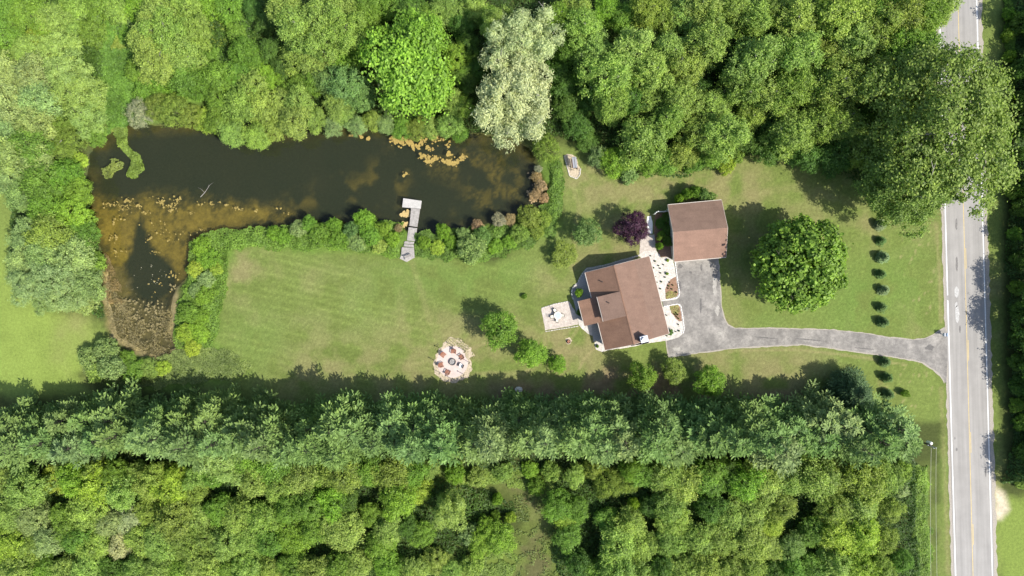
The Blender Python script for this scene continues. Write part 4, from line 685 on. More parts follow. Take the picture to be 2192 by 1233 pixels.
# floating algae mats: ragged flat scraps of scum lying on the water
def algae(name, seeds, colour, seed, label, r=(.08, .34), zt=-.485):
    rng = random.Random(seed); m = MB(); T = []
    for (px, py, sp, n) in seeds:
        for _ in range(n):
            x, y = P2(rng.gauss(px, sp), rng.gauss(py, sp * .55), -.5); a = rng.uniform(*r) * rng.choice((.6, 1, 1.2)); k = rng.randrange(7, 11); q0 = rng.random() * 6
            pts = [(x + a * rng.uniform(.45, 1.25) * math.cos(q0 + 6.2832 * i / k), y + a * rng.uniform(.45, 1.25) * math.sin(q0 + 6.2832 * i / k)) for i in range(k)]
            z = zt + rng.uniform(0, .03); m.prism(pts, z, z + .012)
    t = mat(name, colour, .9, scale=5, var=.3, fine=18, bump=.4); o = m.build(name, t); tag(o, label, 'algae', kind='stuff'); return o
algae('floating_algae', [(842,300,6,22),(868,305,9,26),(890,312,7,22),(905,302,7,20),(935,297,7,22),(922,318,5,14),(905,335,6,22),(918,345,7,34),(932,338,5,24),(955,346,7,34),(970,350,5,18),(985,342,6,22),(994,336,4,12),(962,330,5,8),(752,290,2,6),(772,293,2,6),(788,297,3,8),(860,300,12,14),(947,310,10,10),(868,372,4,5)], (.31, .225, .065), 1, 'golden floating algae near the pond\'s top right')
algae('floating_algae', [(232,440,6,14),(250,436,5,10),(275,430,6,34),(268,445,8,30),(296,440,5,18),(313,455,5,14),(335,425,7,14),(345,435,6,16),(360,440,5,14),(366,450,6,22),(380,425,6,18),(374,436,4,10),(412,455,4,12),(430,437,5,10),(452,437,4,10),(470,433,2,6),(485,439,2,7),(503,445,4,12),(515,448,3,8),(549,452,2,6),(600,446,3,4),(612,455,4,5),(430,492,4,8),(318,512,6,16),(332,540,5,10),(372,590,6,14),(250,470,9,16),(240,510,8,14),(250,540,8,14),(345,490,16,18),(380,510,14,16),(345,610,20,12),(240,580,6,14)], (.27, .205, .06), 2, 'tan floating algae scattered across the pond\'s left arm', (.05, .20))
algae('floating_algae', [(869,460,4,26),(873,455,3,16),(866,479,3,20),(860,484,3,8)], (.42, .31, .13), 3, 'yellow-tan algae rafts against the left side of the dock', (.15, .34))
algae('floating_algae', [(1150,375,7,26),(1160,395,7,30),(1145,410,7,34),(1158,425,7,26),(1140,430,5,14)], (.42, .30, .16), 4, 'pale tan algae crust at the pond\'s right shore', (.1, .3))
algae('floating_algae', [(305,655,16,44),(330,665,16,40),(350,675,14,30),(290,680,10,24),(370,612,6,14),(340,700,14,24),(270,645,7,20),(262,660,6,18),(325,690,14,26)], (.20, .165, .075), 5, 'brown algae crust at the head of the marshy tail', (.06, .22))
algae('pond_debris', [(315,585,18,7),(332,602,14,9),(308,618,18,6),(345,590,10,6)], (.40, .38, .26), 6, 'pale specks of debris drifting in the left arm', (.04, .10))
# fallen limbs in and by the water
def limb(name, pts, r, m, label, z=-.42):
    b = MB(); q = [Vector((*P2(x, y, 0), z + i * .05)) for i, (x, y) in enumerate(pts)]; b.tube(q, [r * (1 - .75 * i / (len(q) - 1)) for i in range(len(q))], 6)
    for i in range(1, len(q) - 1): b.tube([q[i], q[i] + Vector((.5 * (-1) ** i, .6, .15)), q[i] + Vector((1.1 * (-1) ** i, .9, .2))], [r * .5, r * .3, r * .1], 5)
    tag(b.build(name, m), label, 'branch')
limb('fallen_branch', [(427,421),(436,412),(443,402),(446,395)], .05, M_WOOD, 'bare pale branch sticking out of the open water in the left arm')
limb('dead_trunk', [(138,324),(146,315),(154,306)], .16, M_PALEBARK, 'bleached dead trunk among the shrubs left of the pond', 2.6)
# ---------------------------------------------------------------- house
M_ROOF = None
def roof_mat(name, c1, var=.1, sheen=0.25):
    t = NT(name); tc = t.coord(); br = t.n('ShaderNodeTexBrick'); br.inputs['Scale'].default_value = 3.0; br.inputs['Mortar Size'].default_value = 0.012
    br.inputs['Color1'].default_value = (*[v * .90 for v in c1], 1); br.inputs['Color2'].default_value = (*[v * 1.08 for v in c1], 1); br.inputs['Mortar'].default_value = (*[v * .72 for v in c1], 1)
    mp = t.n('ShaderNodeMapping'); mp.inputs['Rotation'].default_value = (0, 0, math.radians(90)); t.l(tc, mp.inputs[0]); t.l(mp.outputs[0], br.inputs['Vector'])
    st = t.n('ShaderNodeMapping'); st.inputs['Scale'].default_value = (.25, 1.6, 1); t.l(tc, st.inputs[0])
    c = t.mix(t.mix(br.outputs['Color'], t.ramp(t.noise(.5, 5, rough=.7), [(.3, 1 - var * 1.6), (.7, 1 + var)]), 1.0, 'MULTIPLY'), t.ramp(t.noise(1.0, 4, st.outputs[0]), [(.3, .92), (.7, 1.08)]), 1.0, 'MULTIPLY')
    c = t.mix(c, t.ramp(t.noise(24, 3), [(.3, .86), (.7, 1.14)]), 1.0, 'MULTIPLY')
    t.l(c, t.b.inputs['Base Color']); t.b.inputs['Roughness'].default_value = .85; t.b.inputs['Specular IOR Level'].default_value = .3; return t.m
ROOF_RED = (.208, .120, .080)
M_ROOF = roof_mat('brown_red_shingles', ROOF_RED); M_ROOF2 = roof_mat('greyed_shingles', (.198, .127, .094))
# the house keeps its own axes: u across (towards the road), v along the ridge (towards the lower end)
HR = math.atan2(-(737.3 - 568.1), 1357.3 - 1314)          # ridge direction in the world
ud = Vector((-math.sin(HR), math.cos(HR), 0)); vd = Vector((math.cos(HR), math.sin(HR), 0))
if ud.x < 0: ud = -ud
H_O = Vector((*P2(1314, 568.1, 5.3), 0))                   # under the upper end of the ridge
house = empty('house', tuple(H_O), 0, 'brown-red roofed house with a cross dormer, set askew between patio and driveway', 'house')
def hv(u, v, z): return ud * u + vd * v + Vector((0, 0, z))
RL = (Vector(P(1357.3, 737.3, 5.3)) - Vector(P(1314, 568.1, 5.3))).length      # ridge length
UE, UB, UW, ZR, ZB, ZE = 6.75, 3.9, -4.75, 5.3, 3.55, 2.8
SK = lambda u: -0.03 * u                                   # gable ends run almost square to the ridge
def quad(u0, z0, u1, z1, v0, v1): return [hv(u0, v0, z0), hv(u1, v0, z1), hv(u1, v1, z1), hv(u0, v1, z0)]
def part(name, mb, m, parent): return mb.build(name, m, parent)
def hb(mb, u, v, z, du, dv, dz): # box aligned with the house
    return mb.box(hv(u, v, z), (du, dv, dz), M=Matrix((ud, vd, Vector((0, 0, 1)))).transposed() if ud.cross(vd).z > 0 else Matrix((ud, vd, Vector((0, 0, 1)))).transposed())
part('west_roof_slope', MB().slab(quad(0, ZR, UW, 2.75, 0, RL), .16), M_ROOF, house)['label'] = 'darker roof slope facing the lawn'
part('east_roof_slope', MB().slab(quad(0.0, ZR, UB, ZB, 0, RL), .16), roof_mat('warm_shingles', (.193, .120, .088)), house)
part('porch_roof_slope', MB().slab(quad(UB, ZB, UE, ZE, 0, RL), .16), M_ROOF2, house)['label'] = 'greyer flatter roof slope facing the driveway'
part('ridge_cap', MB().slab([hv(-.16, -.02, ZR - .04), hv(0, -.02, ZR + .04), hv(0, RL + .02, ZR + .04), hv(-.16, RL + .02, ZR - .04)], .05).slab([hv(0, -.02, ZR + .04), hv(.16, -.02, ZR - .02), hv(.16, RL + .02, ZR - .02), hv(0, RL + .02, ZR + .04)], .05), M_ROOF, house)
# walls: one mesh, gables included
wb = MB(); wu0, wu1, wv0, wv1 = UW + .45, 5.1, .45, RL - .45
sec = [(wu0, 0), (wu1, 0), (wu1, ZE + .12), (UB, ZB - .2), (0, ZR - .2), (wu0, 2.75 + .05)]
A = [hv(u, wv0, z) for u, z in sec]; B = [hv(u, wv1, z) for u, z in sec]; n = len(sec)
wb.add(A + B, [tuple(range(n)), tuple(range(n, 2 * n))[::-1]] + [((i + 1) % n, i, i + n, (i + 1) % n + n) for i in range(n)])
walls = part('wall', wb, M_SIDING, house)
for nm, v_ in (('window', .43), ('window', RL - .43)):
    for u_ in (-2.6, 2.0):
        w = part(nm, hb(MB(), u_, v_, 1.6, 1.3, .06, 1.2), M_WHITE, house); part('pane', hb(MB(), u_, v_ + (-.035 if v_ < 1 else .035), 1.6, 1.1, .02, 1.0), M_GLASS, w)
dr = part('door', hb(MB(), 5.12, 5.2, 1.05, .08, 1.0, 2.1), M_REDWOOD, house); part('handle', hb(MB(), 5.19, 5.55, 1.0, .05, .06, .12), M_METAL, dr)
for v_ in (.6, 4.0, 8.0, 11.2, RL - .6): part('porch_post', hb(MB(), UE - .45, v_, 1.38, .14, .14, 2.76), M_WHITE, house)
for v_ in (2.2, 8.8, 11.6):
    w = part('window', hb(MB(), 5.12, v_, 1.55, .06, 1.5, 1.2), M_WHITE, house); part('pane', hb(MB(), 5.16, v_, 1.55, .02, 1.3, 1.0), M_GLASS, w)
# white fascia and gutters, proud of the roof edge
part('gutter', hb(MB(), UE + .06, RL / 2, ZE - .10, .11, RL, .12), M_TRIM, house); part('gutter', hb(MB(), UW - .06, RL / 2, 2.66, .11, RL, .12), M_TRIM, house)
for v_ in (-.03, RL + .03):
    fb = MB()
    for (ua, za, ub_, zb) in ((UW, 2.72, 0, ZR - .04), (0, ZR - .04, UB, ZB - .05), (UB, ZB - .05, UE, ZE - .05)):
        fb.slab([hv(ua, v_ - .025, za), hv(ub_, v_ - .025, zb), hv(ub_, v_ + .025, zb), hv(ua, v_ + .025, za)], .2)
    part('fascia', fb, M_TRIM, house)
# cross dormer towards the patio
DV0, DV1 = 4.55, 8.9; DU = -4.0; DZ = 4.62
part('dormer_roof', MB().slab([hv(-.12, DV0, ZR + .03), hv(DU, DV0, DZ), hv(DU, DV1, DZ), hv(-.12, DV1, ZR + .03)], .16), M_ROOF2, house)
dw = MB(); dsec = [(-.5, 3.6), (DU + .35, 3.05), (DU + .35, DZ - .12), (-.5, ZR - .16)]
A = [hv(u, DV0 + .2, z) for u, z in dsec]; B = [hv(u, DV1 - .2, z) for u, z in dsec]
dw.add(A + B, [(0, 1, 2, 3), (7, 6, 5, 4)] + [((i + 1) % 4, i, i + 4, (i + 1) % 4 + 4) for i in range(4)]); part('dormer_wall', dw, M_SIDING, house)
w = part('window', hb(MB(), DU + .33, (DV0 + DV1) / 2, 3.95, .06, 1.6, .7), M_WHITE, house); part('pane', hb(MB(), DU + .29, (DV0 + DV1) / 2, 3.95, .02, 1.4, .55), M_GLASS, w)
PU0, PU1 = DU + .34, -7.15
part('back_porch_roof', MB().slab([hv(PU0, DV0 - .02, 3.08), hv(PU1, DV0 - .02, 2.52), hv(PU1, DV1 + .12, 2.52), hv(PU0, DV1 + .12, 3.08)], .14), M_ROOF, house)
part('back_porch_wall', MB().add([hv(wu0 + .02, DV0 + .3, 0), hv(PU1 + .4, DV0 + .3, 0), hv(PU1 + .4, DV1 - .3, 0), hv(wu0 + .02, DV1 - .3, 0), hv(wu0 + .02, DV0 + .3, 2.62), hv(PU1 + .4, DV0 + .3, 2.42), hv(PU1 + .4, DV1 - .3, 2.42), hv(wu0 + .02, DV1 - .3, 2.62)], [(0, 1, 2, 3), (7, 6, 5, 4), (0, 4, 5, 1), (1, 5, 6, 2), (2, 6, 7, 3), (3, 7, 4, 0)]), M_SIDING, house)
part('gutter', hb(MB(), PU1 - .06, (DV0 + DV1) / 2, 2.42, .1, DV1 - DV0 + .1, .11), M_TRIM, house)
part('gutter', hb(MB(), DU - .06, (DV0 + DV1) / 2, DZ - .12, .1, DV1 - DV0, .1), M_TRIM, house)
part('patio_door', hb(MB(), PU1 + .38, (DV0 + DV1) / 2, 1.05, .06, 1.8, 2.1), M_GLASS, house)
# vents
for u_, v_, z_ in ((-2.5, 2.25, 4.05), (-2.4, 6.0, 4.98)):
    p = hv(u_, v_, z_); part('roof_vent', MB().tube([p - Vector((0, 0, .25)), p + Vector((0, 0, .35))], .09, 8).tube([p + Vector((0, 0, .35)), p + Vector((0, 0, .42))], .12, 8), M_DARKWOOD, house)
# chimney standing against the lower gable
cu, cv = 1.75, RL - .55
ch = part('chimney', hb(MB(), cu, cv, 3.15, 1.15, .95, 6.2), mat('blue_grey_siding', (.36, .40, .48), .6, var=.08), house)
part('chimney_cap', hb(MB(), cu, cv, 6.31, 1.3, 1.1, .12), M_METAL, ch); part('flue', MB().tube([hv(cu - .1, cv, 6.36), hv(cu - .1, cv, 6.62)], .22, 12), M_METAL, ch)
part('flue_hood', MB().tube([hv(cu - .1, cv, 6.66), hv(cu - .1, cv, 6.72)], .32, 12), M_WHITE, ch)

# ---------------------------------------------------------------- garage
def gp(u, v, h): return Vector(P(u, v, h))
GE, GR = 2.9, 4.8
nw, ne = gp(1429.9, 439, GE), gp(1544.6, 428.3, GE); se, sw = gp(1554.3, 549.9, GE), gp(1443, 560, GE); rw, re = gp(1441.2, 496.5, GR), gp(1557.7, 487.4, GR)
G_O = (nw + se) / 2; G_O.z = 0
garage = empty('garage', tuple(G_O), 0, 'two-bay garage with a plain brown-red gable roof at the top of the driveway', 'garage')
q = lambda *p: [a - G_O for a in p]
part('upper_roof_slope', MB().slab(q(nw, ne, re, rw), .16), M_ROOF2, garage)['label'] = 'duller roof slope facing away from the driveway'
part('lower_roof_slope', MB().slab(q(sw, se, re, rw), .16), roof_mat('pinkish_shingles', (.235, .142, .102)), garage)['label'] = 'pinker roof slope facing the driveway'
ctr = (nw + ne + se + sw) / 4
def inset(p, k=.4): dd = ctr - p; dd.z = 0; return p + dd.normalized() * k * 1.35
a, b, c_, d_ = [inset(p) - G_O for p in (nw, ne, se, sw)]; rwi, rei = rw + (re - rw).normalized() * .45 - G_O, re + (rw - re).normalized() * .45 - G_O
f0 = lambda p, z: Vector((p.x, p.y, z))
gv = [f0(a, 0), f0(b, 0), f0(c_, 0), f0(d_, 0), f0(a, GE - .1), f0(b, GE - .1), f0(c_, GE - .1), f0(d_, GE - .1), f0(rwi, GR - .22), f0(rei, GR - .22)]
part('wall', MB().add(gv, [(3, 2, 1, 0), (0, 1, 5, 4), (2, 3, 7, 6), (1, 2, 6, 9, 5), (3, 0, 4, 8, 7), (4, 5, 9, 8), (6, 7, 8, 9)]), M_SIDING, garage)
ex = (c_ - d_).normalized(); ny_ = Vector((ex.y, -ex.x, 0)); ny_ = ny_ if ny_.y < 0 else -ny_
Rg = Matrix((ex, -ny_, Vector((0, 0, 1)))).transposed()
for k in (-1, 1):
    p = (f0(c_, 0) + f0(d_, 0)) / 2 + ex * 2.25 * k + ny_ * .03; gd = part('garage_door', MB().box(p + Vector((0, 0, 1.1)), (3.4, .08, 2.2), M=Rg), M_WHITE, garage)
    part('handle', MB().box(p + ny_ * .07 + Vector((0, 0, .5)), (.3, .05, .05), M=Rg), M_IRON, gd)
for s0, s1 in ((nw, ne), (sw, se)):
    m_ = (s0 + s1) / 2 - G_O; L_ = (s1 - s0).length; e_ = (s1 - s0).normalized(); o_ = Vector((-e_.y, e_.x, 0)); o_ = o_ if (m_ + o_).length > m_.length else -o_
    part('gutter', MB().box(m_ + o_ * .07 - Vector((0, 0, .12)), (L_, .11, .12), M=Matrix((e_, o_, Vector((0, 0, 1)))).transposed()), M_TRIM, garage)
for s0, s1, s2 in ((nw, rw, sw), (ne, re, se)):
    fb = MB(); o_ = (s0 - ctr); o_ = Vector((math.copysign(.05, o_.x), 0, 0))
    for x0, x1 in ((s0, s1), (s1, s2)): fb.slab(q(x0 + o_ * .2 + Vector((0, 0, -.03)), x1 + o_ * .2 + Vector((0, 0, -.03)), x1 + o_ * 1.2 + Vector((0, 0, -.03)), x0 + o_ * 1.2 + Vector((0, 0, -.03))), .18)
    part('fascia', fb, M_TRIM, garage)

# curved white fence off the garage corner
fn = empty('garden_fence', P(1420, 457), 0, 'curved white fence running out from the garage\'s left wall', 'fence'); fo = Vector(P(1420, 457))
arc = [Vector(P(x, y, 1.5)) - fo for x, y in ((1436, 451.5), (1424, 452), (1409, 452.5), (1405, 454.5), (1402, 457.5))]
for p in arc: p.z = 0
pm = MB()
for i in range(len(arc) - 1):
    e_ = arc[i + 1] - arc[i]; mm = (arc[i] + arc[i + 1]) / 2; pm.box(mm + Vector((0, 0, .78)), (e_.length, .05, 1.4), M=Matrix((e_.normalized(), Vector((-e_.normalized().y, e_.normalized().x, 0)), Vector((0, 0, 1)))).transposed())
pm.build('panel', M_WHITE, fn)
for p in arc: MB().box(p + Vector((0, 0, .8)), (.13, .13, 1.6)).box(p + Vector((0, 0, 1.63)), (.18, .18, .06), top=.5).build('post', M_WHITE, fn)
# stone edgings
def edging(name, pts, label, w=.22, h=.22, m=None, closed=False, cat='edging'):
    b = MB(); q_ = [Vector((*P2(x, y), 0)) for x, y in pts]; r = random.Random(len(pts)); tot = list(zip(q_, q_[1:] + ([q_[0]] if closed else [])))[:None if closed else len(q_) - 1]
    for a, c in tot:
        L_ = (c - a).length; k = max(1, int(L_ / .42)); e_ = (c - a).normalized()
        for i in range(k):
            p = a.lerp(c, (i + .5) / k); b.box((p.x, p.y, h / 2 - .02), (L_ / k * .92, w * r.uniform(.85, 1.15), h * r.uniform(.85, 1.1)), rz=math.atan2(e_.y, e_.x) + r.uniform(-.05, .05), top=.85)
    return tag(b.build(name, m or M_STONE), label, cat)
edging('stone_edging', W([(440,428),(418,445),(402,470),(396,505),(405,545),(415,575)]), 'curved block edging around the bright shrub beside the house', .28, .35)
edging('stone_edging', W([(1075,130),(1000,150),(900,175),(780,215),(620,255),(545,262),(500,320),(462,395)]), 'block edging along the house\'s shaded upper side', .25, .25)
edging('stone_edging', [(1159.5,660),(1188,651),(1216,645.5)], 'pale block edging along the patio\'s upper side', .22, .14)
edging('stone_edging', [(1167,710),(1190,706),(1215,702),(1238,698)], 'thin pale edging line just below the patio', .14, .12)
edging('stone_edging', SW_([(400,915),(610,1000),(705,880),(725,690)]) , 'rounded block edging at the lower end of the stone pad', .18, .16)
edging('stone_edging', SW_([(235,310),(330,650),(400,915)]), 'block edging along the left side of the stone pad', .18, .16)
edging('stone_edging', [(1445,560),(1449,591),(1454.5,628),(1452.5,635),(1446,638.5),(1417,643)], 'white curb around the upper house bed', .14, .14, M_WHITE)
edging('stone_edging', [(1420,656),(1451,650.5),(1457,654),(1460.5,672),(1464.5,704),(1462,714)], 'white curb around the lower house bed', .14, .14, M_WHITE)

# ---------------------------------------------------------------- dock
dk = empty('wooden_dock', P(878, 492), math.radians(0), 'weathered L-shaped wooden dock reaching from the bank into the pond', 'dock'); dO = Vector(P(878, 492))
DK = lambda l: [(820 + u / 6.85, 400 + v / 6.85) for u, v in l]
def deck(name, pts, z, along, parent, m=M_WOOD, th=.06, gap=.02, label=None):
    """boards laid between two sides of a quad: pts = p0,p1 (one side) p3,p2 (other side)"""
    p = [Vector(P(x, y, z)) - dO for x, y in DK(pts)]; b = MB(); L_ = ((p[1] - p[0]).length + (p[2] - p[3]).length) / 2; k = max(2, int(L_ / .19)); r = random.Random(k)
    for i in range(k):
        t0, t1 = (i + .06) / k, (i + .94) / k; dz = Vector((0, 0, r.uniform(-.012, .012)))
        b.slab([p[0].lerp(p[1], t0) + dz, p[0].lerp(p[1], t1) + dz, p[3].lerp(p[2], t1) + dz, p[3].lerp(p[2], t0) + dz], th)
    o = b.build(name, m, parent); 
    if label: o['label'] = label
    jb = MB()
    for s in (.12, .88):
        a_, c_ = p[0].lerp(p[3], s), p[1].lerp(p[2], s); e_ = (c_ - a_); mm = (a_ + c_) / 2 - Vector((0, 0, .16)); jb.box(mm, (e_.length * .96, .08, .16), rz=math.atan2(e_.y, e_.x))
    jb.build('joist', M_DARKWOOD, parent)
M_PALEWOOD = mat('bleached_decking', (.46, .44, .41), .85, scale=2, var=.12, bump=.2)
deck('head_deck', [(280,298),(552,322),(566,205),(296,166)][::-1], .18, 0, dk, M_PALEWOOD, label='pale bleached deck at the dock\'s far end')
deck('walkway', [(412,312),(386,572),(503,588),(544,328)], .12, 0, dk); deck('walkway', [(375,592),(348,785),(470,800),(500,605)], .12, 0, dk)
deck('step_board', [(322,795),(306,830),(446,845),(458,808)], .2, 0, dk); deck('step_board', [(310,840),(300,872),(455,888),(450,850)], .28, 0, dk)
deck('shore_deck', [(275,885),(262,1005),(462,1025),(452,892)], .34, 0, dk)
dp_ = [Vector(P(x, y, .33)) - dO for x, y in DK([(262,1008),(244,1050),(345,1102),(465,1035),(462,1026)])]; MB().slab(dp_, .08).build('shore_deck_end', M_WOOD, dk)
for x, y in DK([(290,290),(300,175),(556,212),(545,312),(398,440),(525,460),(380,565),(505,585),(352,780)]):
    p = Vector(P(x, y)) - dO; MB().tube([p + Vector((0, 0, -1.9)), p + Vector((0, 0, .16 if y < 480 else .1))], .07, 8).build('piling', M_DARKWOOD, dk)
# bench on the shore deck
def bench(name, loc, rz, label, L_=1.35, m=M_WOOD):
    o = empty(name, loc, rz, label, 'bench'); b = MB()
    for k in range(3): b.box((0, -.16 + .16 * k, .44), (L_, .13, .04))
    b.build('seat', m, o); b = MB()
    for k in range(3): b.box((0, .30 + .03 * k, .58 + .14 * k), (L_, .035, .11))
    b.build('backrest', m, o)
    for s in (-1, 1):
        MB().box((s * L_ * .44, -.18, .2), (.07, .07, .44)).build('leg', m, o); MB().tube([(s * L_ * .44, .24, -.02), (s * L_ * .44, .28, .45), (s * L_ * .44, .38, .95)], .035, 6).build('leg', m, o)
    return o
bx, by = DK([(385, 1040)])[0]; bench('garden_bench', (*P2(bx, by), .34), math.radians(20), 'weathered bench on the shore end of the dock')

# ---------------------------------------------------------------- glider swing on the stone pad
sx, sy = SW_([(520, 575)])[0]; sg = empty('garden_swing', P(sx, sy), math.radians(97), 'dark framed canopy swing on the stone pad near the pond', 'garden swing')
MB().slab([(-.95, -.38, 1.95), (.95, -.38, 1.95), (.95, .38, 2.05), (-.95, .38, 2.05)], .05).build('canopy', mat('grey_canopy_cloth', (.25, .26, .28), .8, var=.1), sg)
for s in (-1, 1):
    MB().tube([(s * .98, -.62, 0), (s * .98, -.08, 1.95)], .035, 6).build('leg', M_DARKWOOD, sg); MB().tube([(s * .98, .62, 0), (s * .98, .08, 1.95)], .035, 6).build('leg', M_DARKWOOD, sg)
    MB().tube([(s * .8, .1, 1.93), (s * .8, .05, .6)], .012, 5).build('hanger', M_IRON, sg)
MB().tube([(-1.02, 0, 1.99), (1.02, 0, 1.99)], .04, 6).tube([(-1.0, -.55, .1), (1.0, -.55, .1)], .03, 6).tube([(-1.0, .55, .1), (1.0, .55, .1)], .03, 6).build('frame', M_DARKWOOD, sg)
b = MB()
for k in range(4): b.box((0, -.48 + .16 * k, .48), (1.55, .13, .04))
b.build('seat', M_REDWOOD, sg); b = MB()
for k in range(3): b.box((0, .24 + .05 * k, .66 + .15 * k), (1.55, .03, .11))
b.build('backrest', M_REDWOOD, sg)
MB().box((-.85, -.5, .62), (.08, .5, .05)).box((.85, -.5, .62), (.08, .5, .05)).build('armrest', M_DARKWOOD, sg)

# ---------------------------------------------------------------- fire pit
fp = empty('fire_pit', (*P2(*FP), .014), 0, 'round iron-rimmed fire pit full of ash in the middle of its circle', 'fire pit')
rb_ = MB()
for k in range(16):
    a_ = k * math.pi / 8; rb_.box((.56 * math.cos(a_), .56 * math.sin(a_), .17), (.12, .20, .34), rz=a_, top=.9)
rb_.build('stone_ring', mat('charred_stone', (.10, .09, .085), .9, scale=5, var=.4), fp)
MB().tube([(0, 0, 0), (0, 0, .12)], [.5, .48], 20).build('ash_bed', M_ASH, fp)
gr_ = MB(); [gr_.tube([(.45 * math.cos(a_), .45 * math.sin(a_), .3), (-.45 * math.cos(a_), -.45 * math.sin(a_), .3)], .012, 5) for a_ in (0, 1.05, 2.1)]; gr_.tube([(.3 * math.cos(k * .524), .3 * math.sin(k * .524), .3) for k in range(13)], .014, 5, False); gr_.build('grate', M_IRON, fp)
def adirondack(m=M_REDWOOD):
    o = empty('fireside_chair', (0, 0, 0)); b = MB()
    for k in range(5): b.box((-.26 + .13 * k, -.05, .34 - .0), (.11, .56, .03), M=Matrix.Rotation(math.radians(8), 3, 'X'))
    b.build('seat', m, o); b = MB()
    for k in range(5): b.box((-.26 + .13 * k, .36, .66), (.11, .03, .80 - .06 * abs(k - 2)), M=Matrix.Rotation(math.radians(-24), 3, 'X'))
    b.build('backrest', m, o)
    for s in (-1, 1):
        MB().box((s * .38, -.02, .56), (.13, .72, .03)).build('armrest', m, o); MB().box((s * .35, -.34, .27), (.05, .09, .55)).build('leg', m, o); MB().box((s * .35, .25, .27), (.05, .09, .55)).build('leg', m, o)
    return o
def copy_thing(o, loc, rz, label, group=None, mat_=None):
    c = o.copy(); COL.objects.link(c); c.location = loc; c.rotation_euler = (0, 0, rz); c['label'] = label
    if group: c['group'] = group
    for ch in [x for x in S.objects if x.parent == o]:
        d = ch.copy(); COL.objects.link(d); d.parent = c
        if mat_ and ch.name.split('.')[0] in mat_[0]: d.data = d.data.copy(); d.data.materials[0] = mat_[1]
    return c
ad = adirondack(); chairs = [((971.5,752), 'reddish wooden chair at the top of the fire pit circle'), ((949.5,759), 'reddish wooden chair with a flat look at the upper left of the fire pit'), ((988,764), 'reddish wooden chair at the upper right of the fire pit'), ((945,780.6), 'reddish wooden chair at the left of the fire pit'), ((959,796), 'reddish wooden chair at the lower left of the fire pit')]
gch = 'chairs around the fire pit'
for i, ((x, y), lb) in enumerate(chairs):
    p = Vector(P(x, y)); f_ = Vector(P(*FP)) - p; rz = math.atan2(f_.y, f_.x) + math.pi / 2
    if i == 0: ad.location = (p.x, p.y, .014); ad.rotation_euler = (0, 0, rz); tag(ad, lb, 'chair', gch)
    else: copy_thing(ad, (p.x, p.y, .014), rz, lb)
p = Vector(P(987.5, 782)); f_ = Vector(P(*FP)) - p; rz = math.atan2(f_.y, f_.x) + math.pi / 2
wc = empty('fireside_chair', (p.x, p.y, .014), rz, 'pale chair with dark ends at the right of the fire pit', 'chair', gch)
MB().box((0, -.05, .42), (.62, .6, .06)).build('seat', M_WHITE, wc); MB().box((0, .40, .72), (.62, .06, .66), M=Matrix.Rotation(math.radians(-15), 3, 'X')).build('backrest', M_DARKWOOD, wc)
for s in (-1, 1):
    MB().box((s * .34, -.05, .6), (.06, .62, .03)).build('armrest', M_WHITE, wc)
    for t_ in (-.32, .24): MB().box((s * .32, t_, .3), (.05, .05, .58)).build('leg', M_IRON, wc)
MB().box((0, -.52, .32), (.5, .16, .05)).build('footrest', M_DARKWOOD, wc)
# slim torches standing round the circle
TP = [((944.9,747.5),'upper left'),((970.4,740),'top'),((996.5,751.5),'upper right'),((932.4,773),'left'),((1005,776),'right'),((942,798),'lower left'),((993.7,802),'lower right'),((968,811.5),'bottom')]
def torch():
    o = empty('garden_torch', (0, 0, 0)); MB().tube([(0, 0, 0), (0, 0, 1.55)], .05, 6).build('pole', M_DARKWOOD, o)
    MB().tube([(0, 0, 1.5), (0, 0, 1.74), (0, 0, 1.8)], [.06, .11, .08], 8).build('torch_head', M_DARKWOOD, o); MB().tube([(0, 0, 1.8), (0, 0, 1.88)], .018, 6).build('wick', M_WHITE, o); return o
t0_ = torch()
for i, ((x, y), w_) in enumerate(TP):
    lb = f'slim garden torch at the {w_} of the fire pit circle'
    if i == 0: t0_.location = P(x, y); tag(t0_, lb, 'torch', 'torches around the fire pit')
    else: copy_thing(t0_, P(x, y), 0, lb)

# ---------------------------------------------------------------- patio set
tb = empty('patio_table', (*P2(1193.5, 675), .014), .4, 'octagonal glass-topped table with a cream rim on the patio', 'table')
oc = lambda r: [(r * math.cos(math.pi / 8 + k * math.pi / 4), r * math.sin(math.pi / 8 + k * math.pi / 4)) for k in range(8)]
rim = MB(); o1, o2 = oc(.72), oc(.56)
for k in range(8):
    j = (k + 1) % 8; rim.prism([o1[k], o1[j], o2[j], o2[k]], .70, .74)
rim.build('rim', M_CREAM, tb); MB().prism(oc(.565), .712, .725).build('glass_top', mat('pale_table_glass', (.42, .47, .49), .15, var=.1, spec=.6), tb)
MB().tube([(0, 0, .05), (0, 0, .70)], .05, 8).build('pedestal', M_WHITE, tb); MB().tube([(0, 0, 0), (0, 0, .05)], [.3, .26], 12).build('foot', M_WHITE, tb)
def patio_chair():
    o = empty('patio_chair', (0, 0, 0)); MB().prism([(-.27, -.27), (.27, -.27), (.23, .27), (-.23, .27)], .42, .50).build('cushion', M_CREAM, o)
    b = MB()
    for k in range(5): b.tube([(-.2 + .1 * k, .25, .44), (-.2 + .1 * k, .36, .95)], .016, 5)
    b.tube([(-.25, .36, .95), (0, .39, .99), (.25, .36, .95)], .025, 6).build('backrest', M_DARKWOOD, o)
    for s in (-1, 1):
        MB().tube([(s * .26, -.25, .62), (s * .26, .28, .66)], .025, 5).build('armrest', M_DARKWOOD, o)
        for t_ in (-.22, .22): MB().tube([(s * .24, t_, 0), (s * .23, t_, .44)], .02, 5).build('leg', M_DARKWOOD, o)
    return o
pc = patio_chair(); tc_ = Vector(P2(1193.5, 675) + (0,))
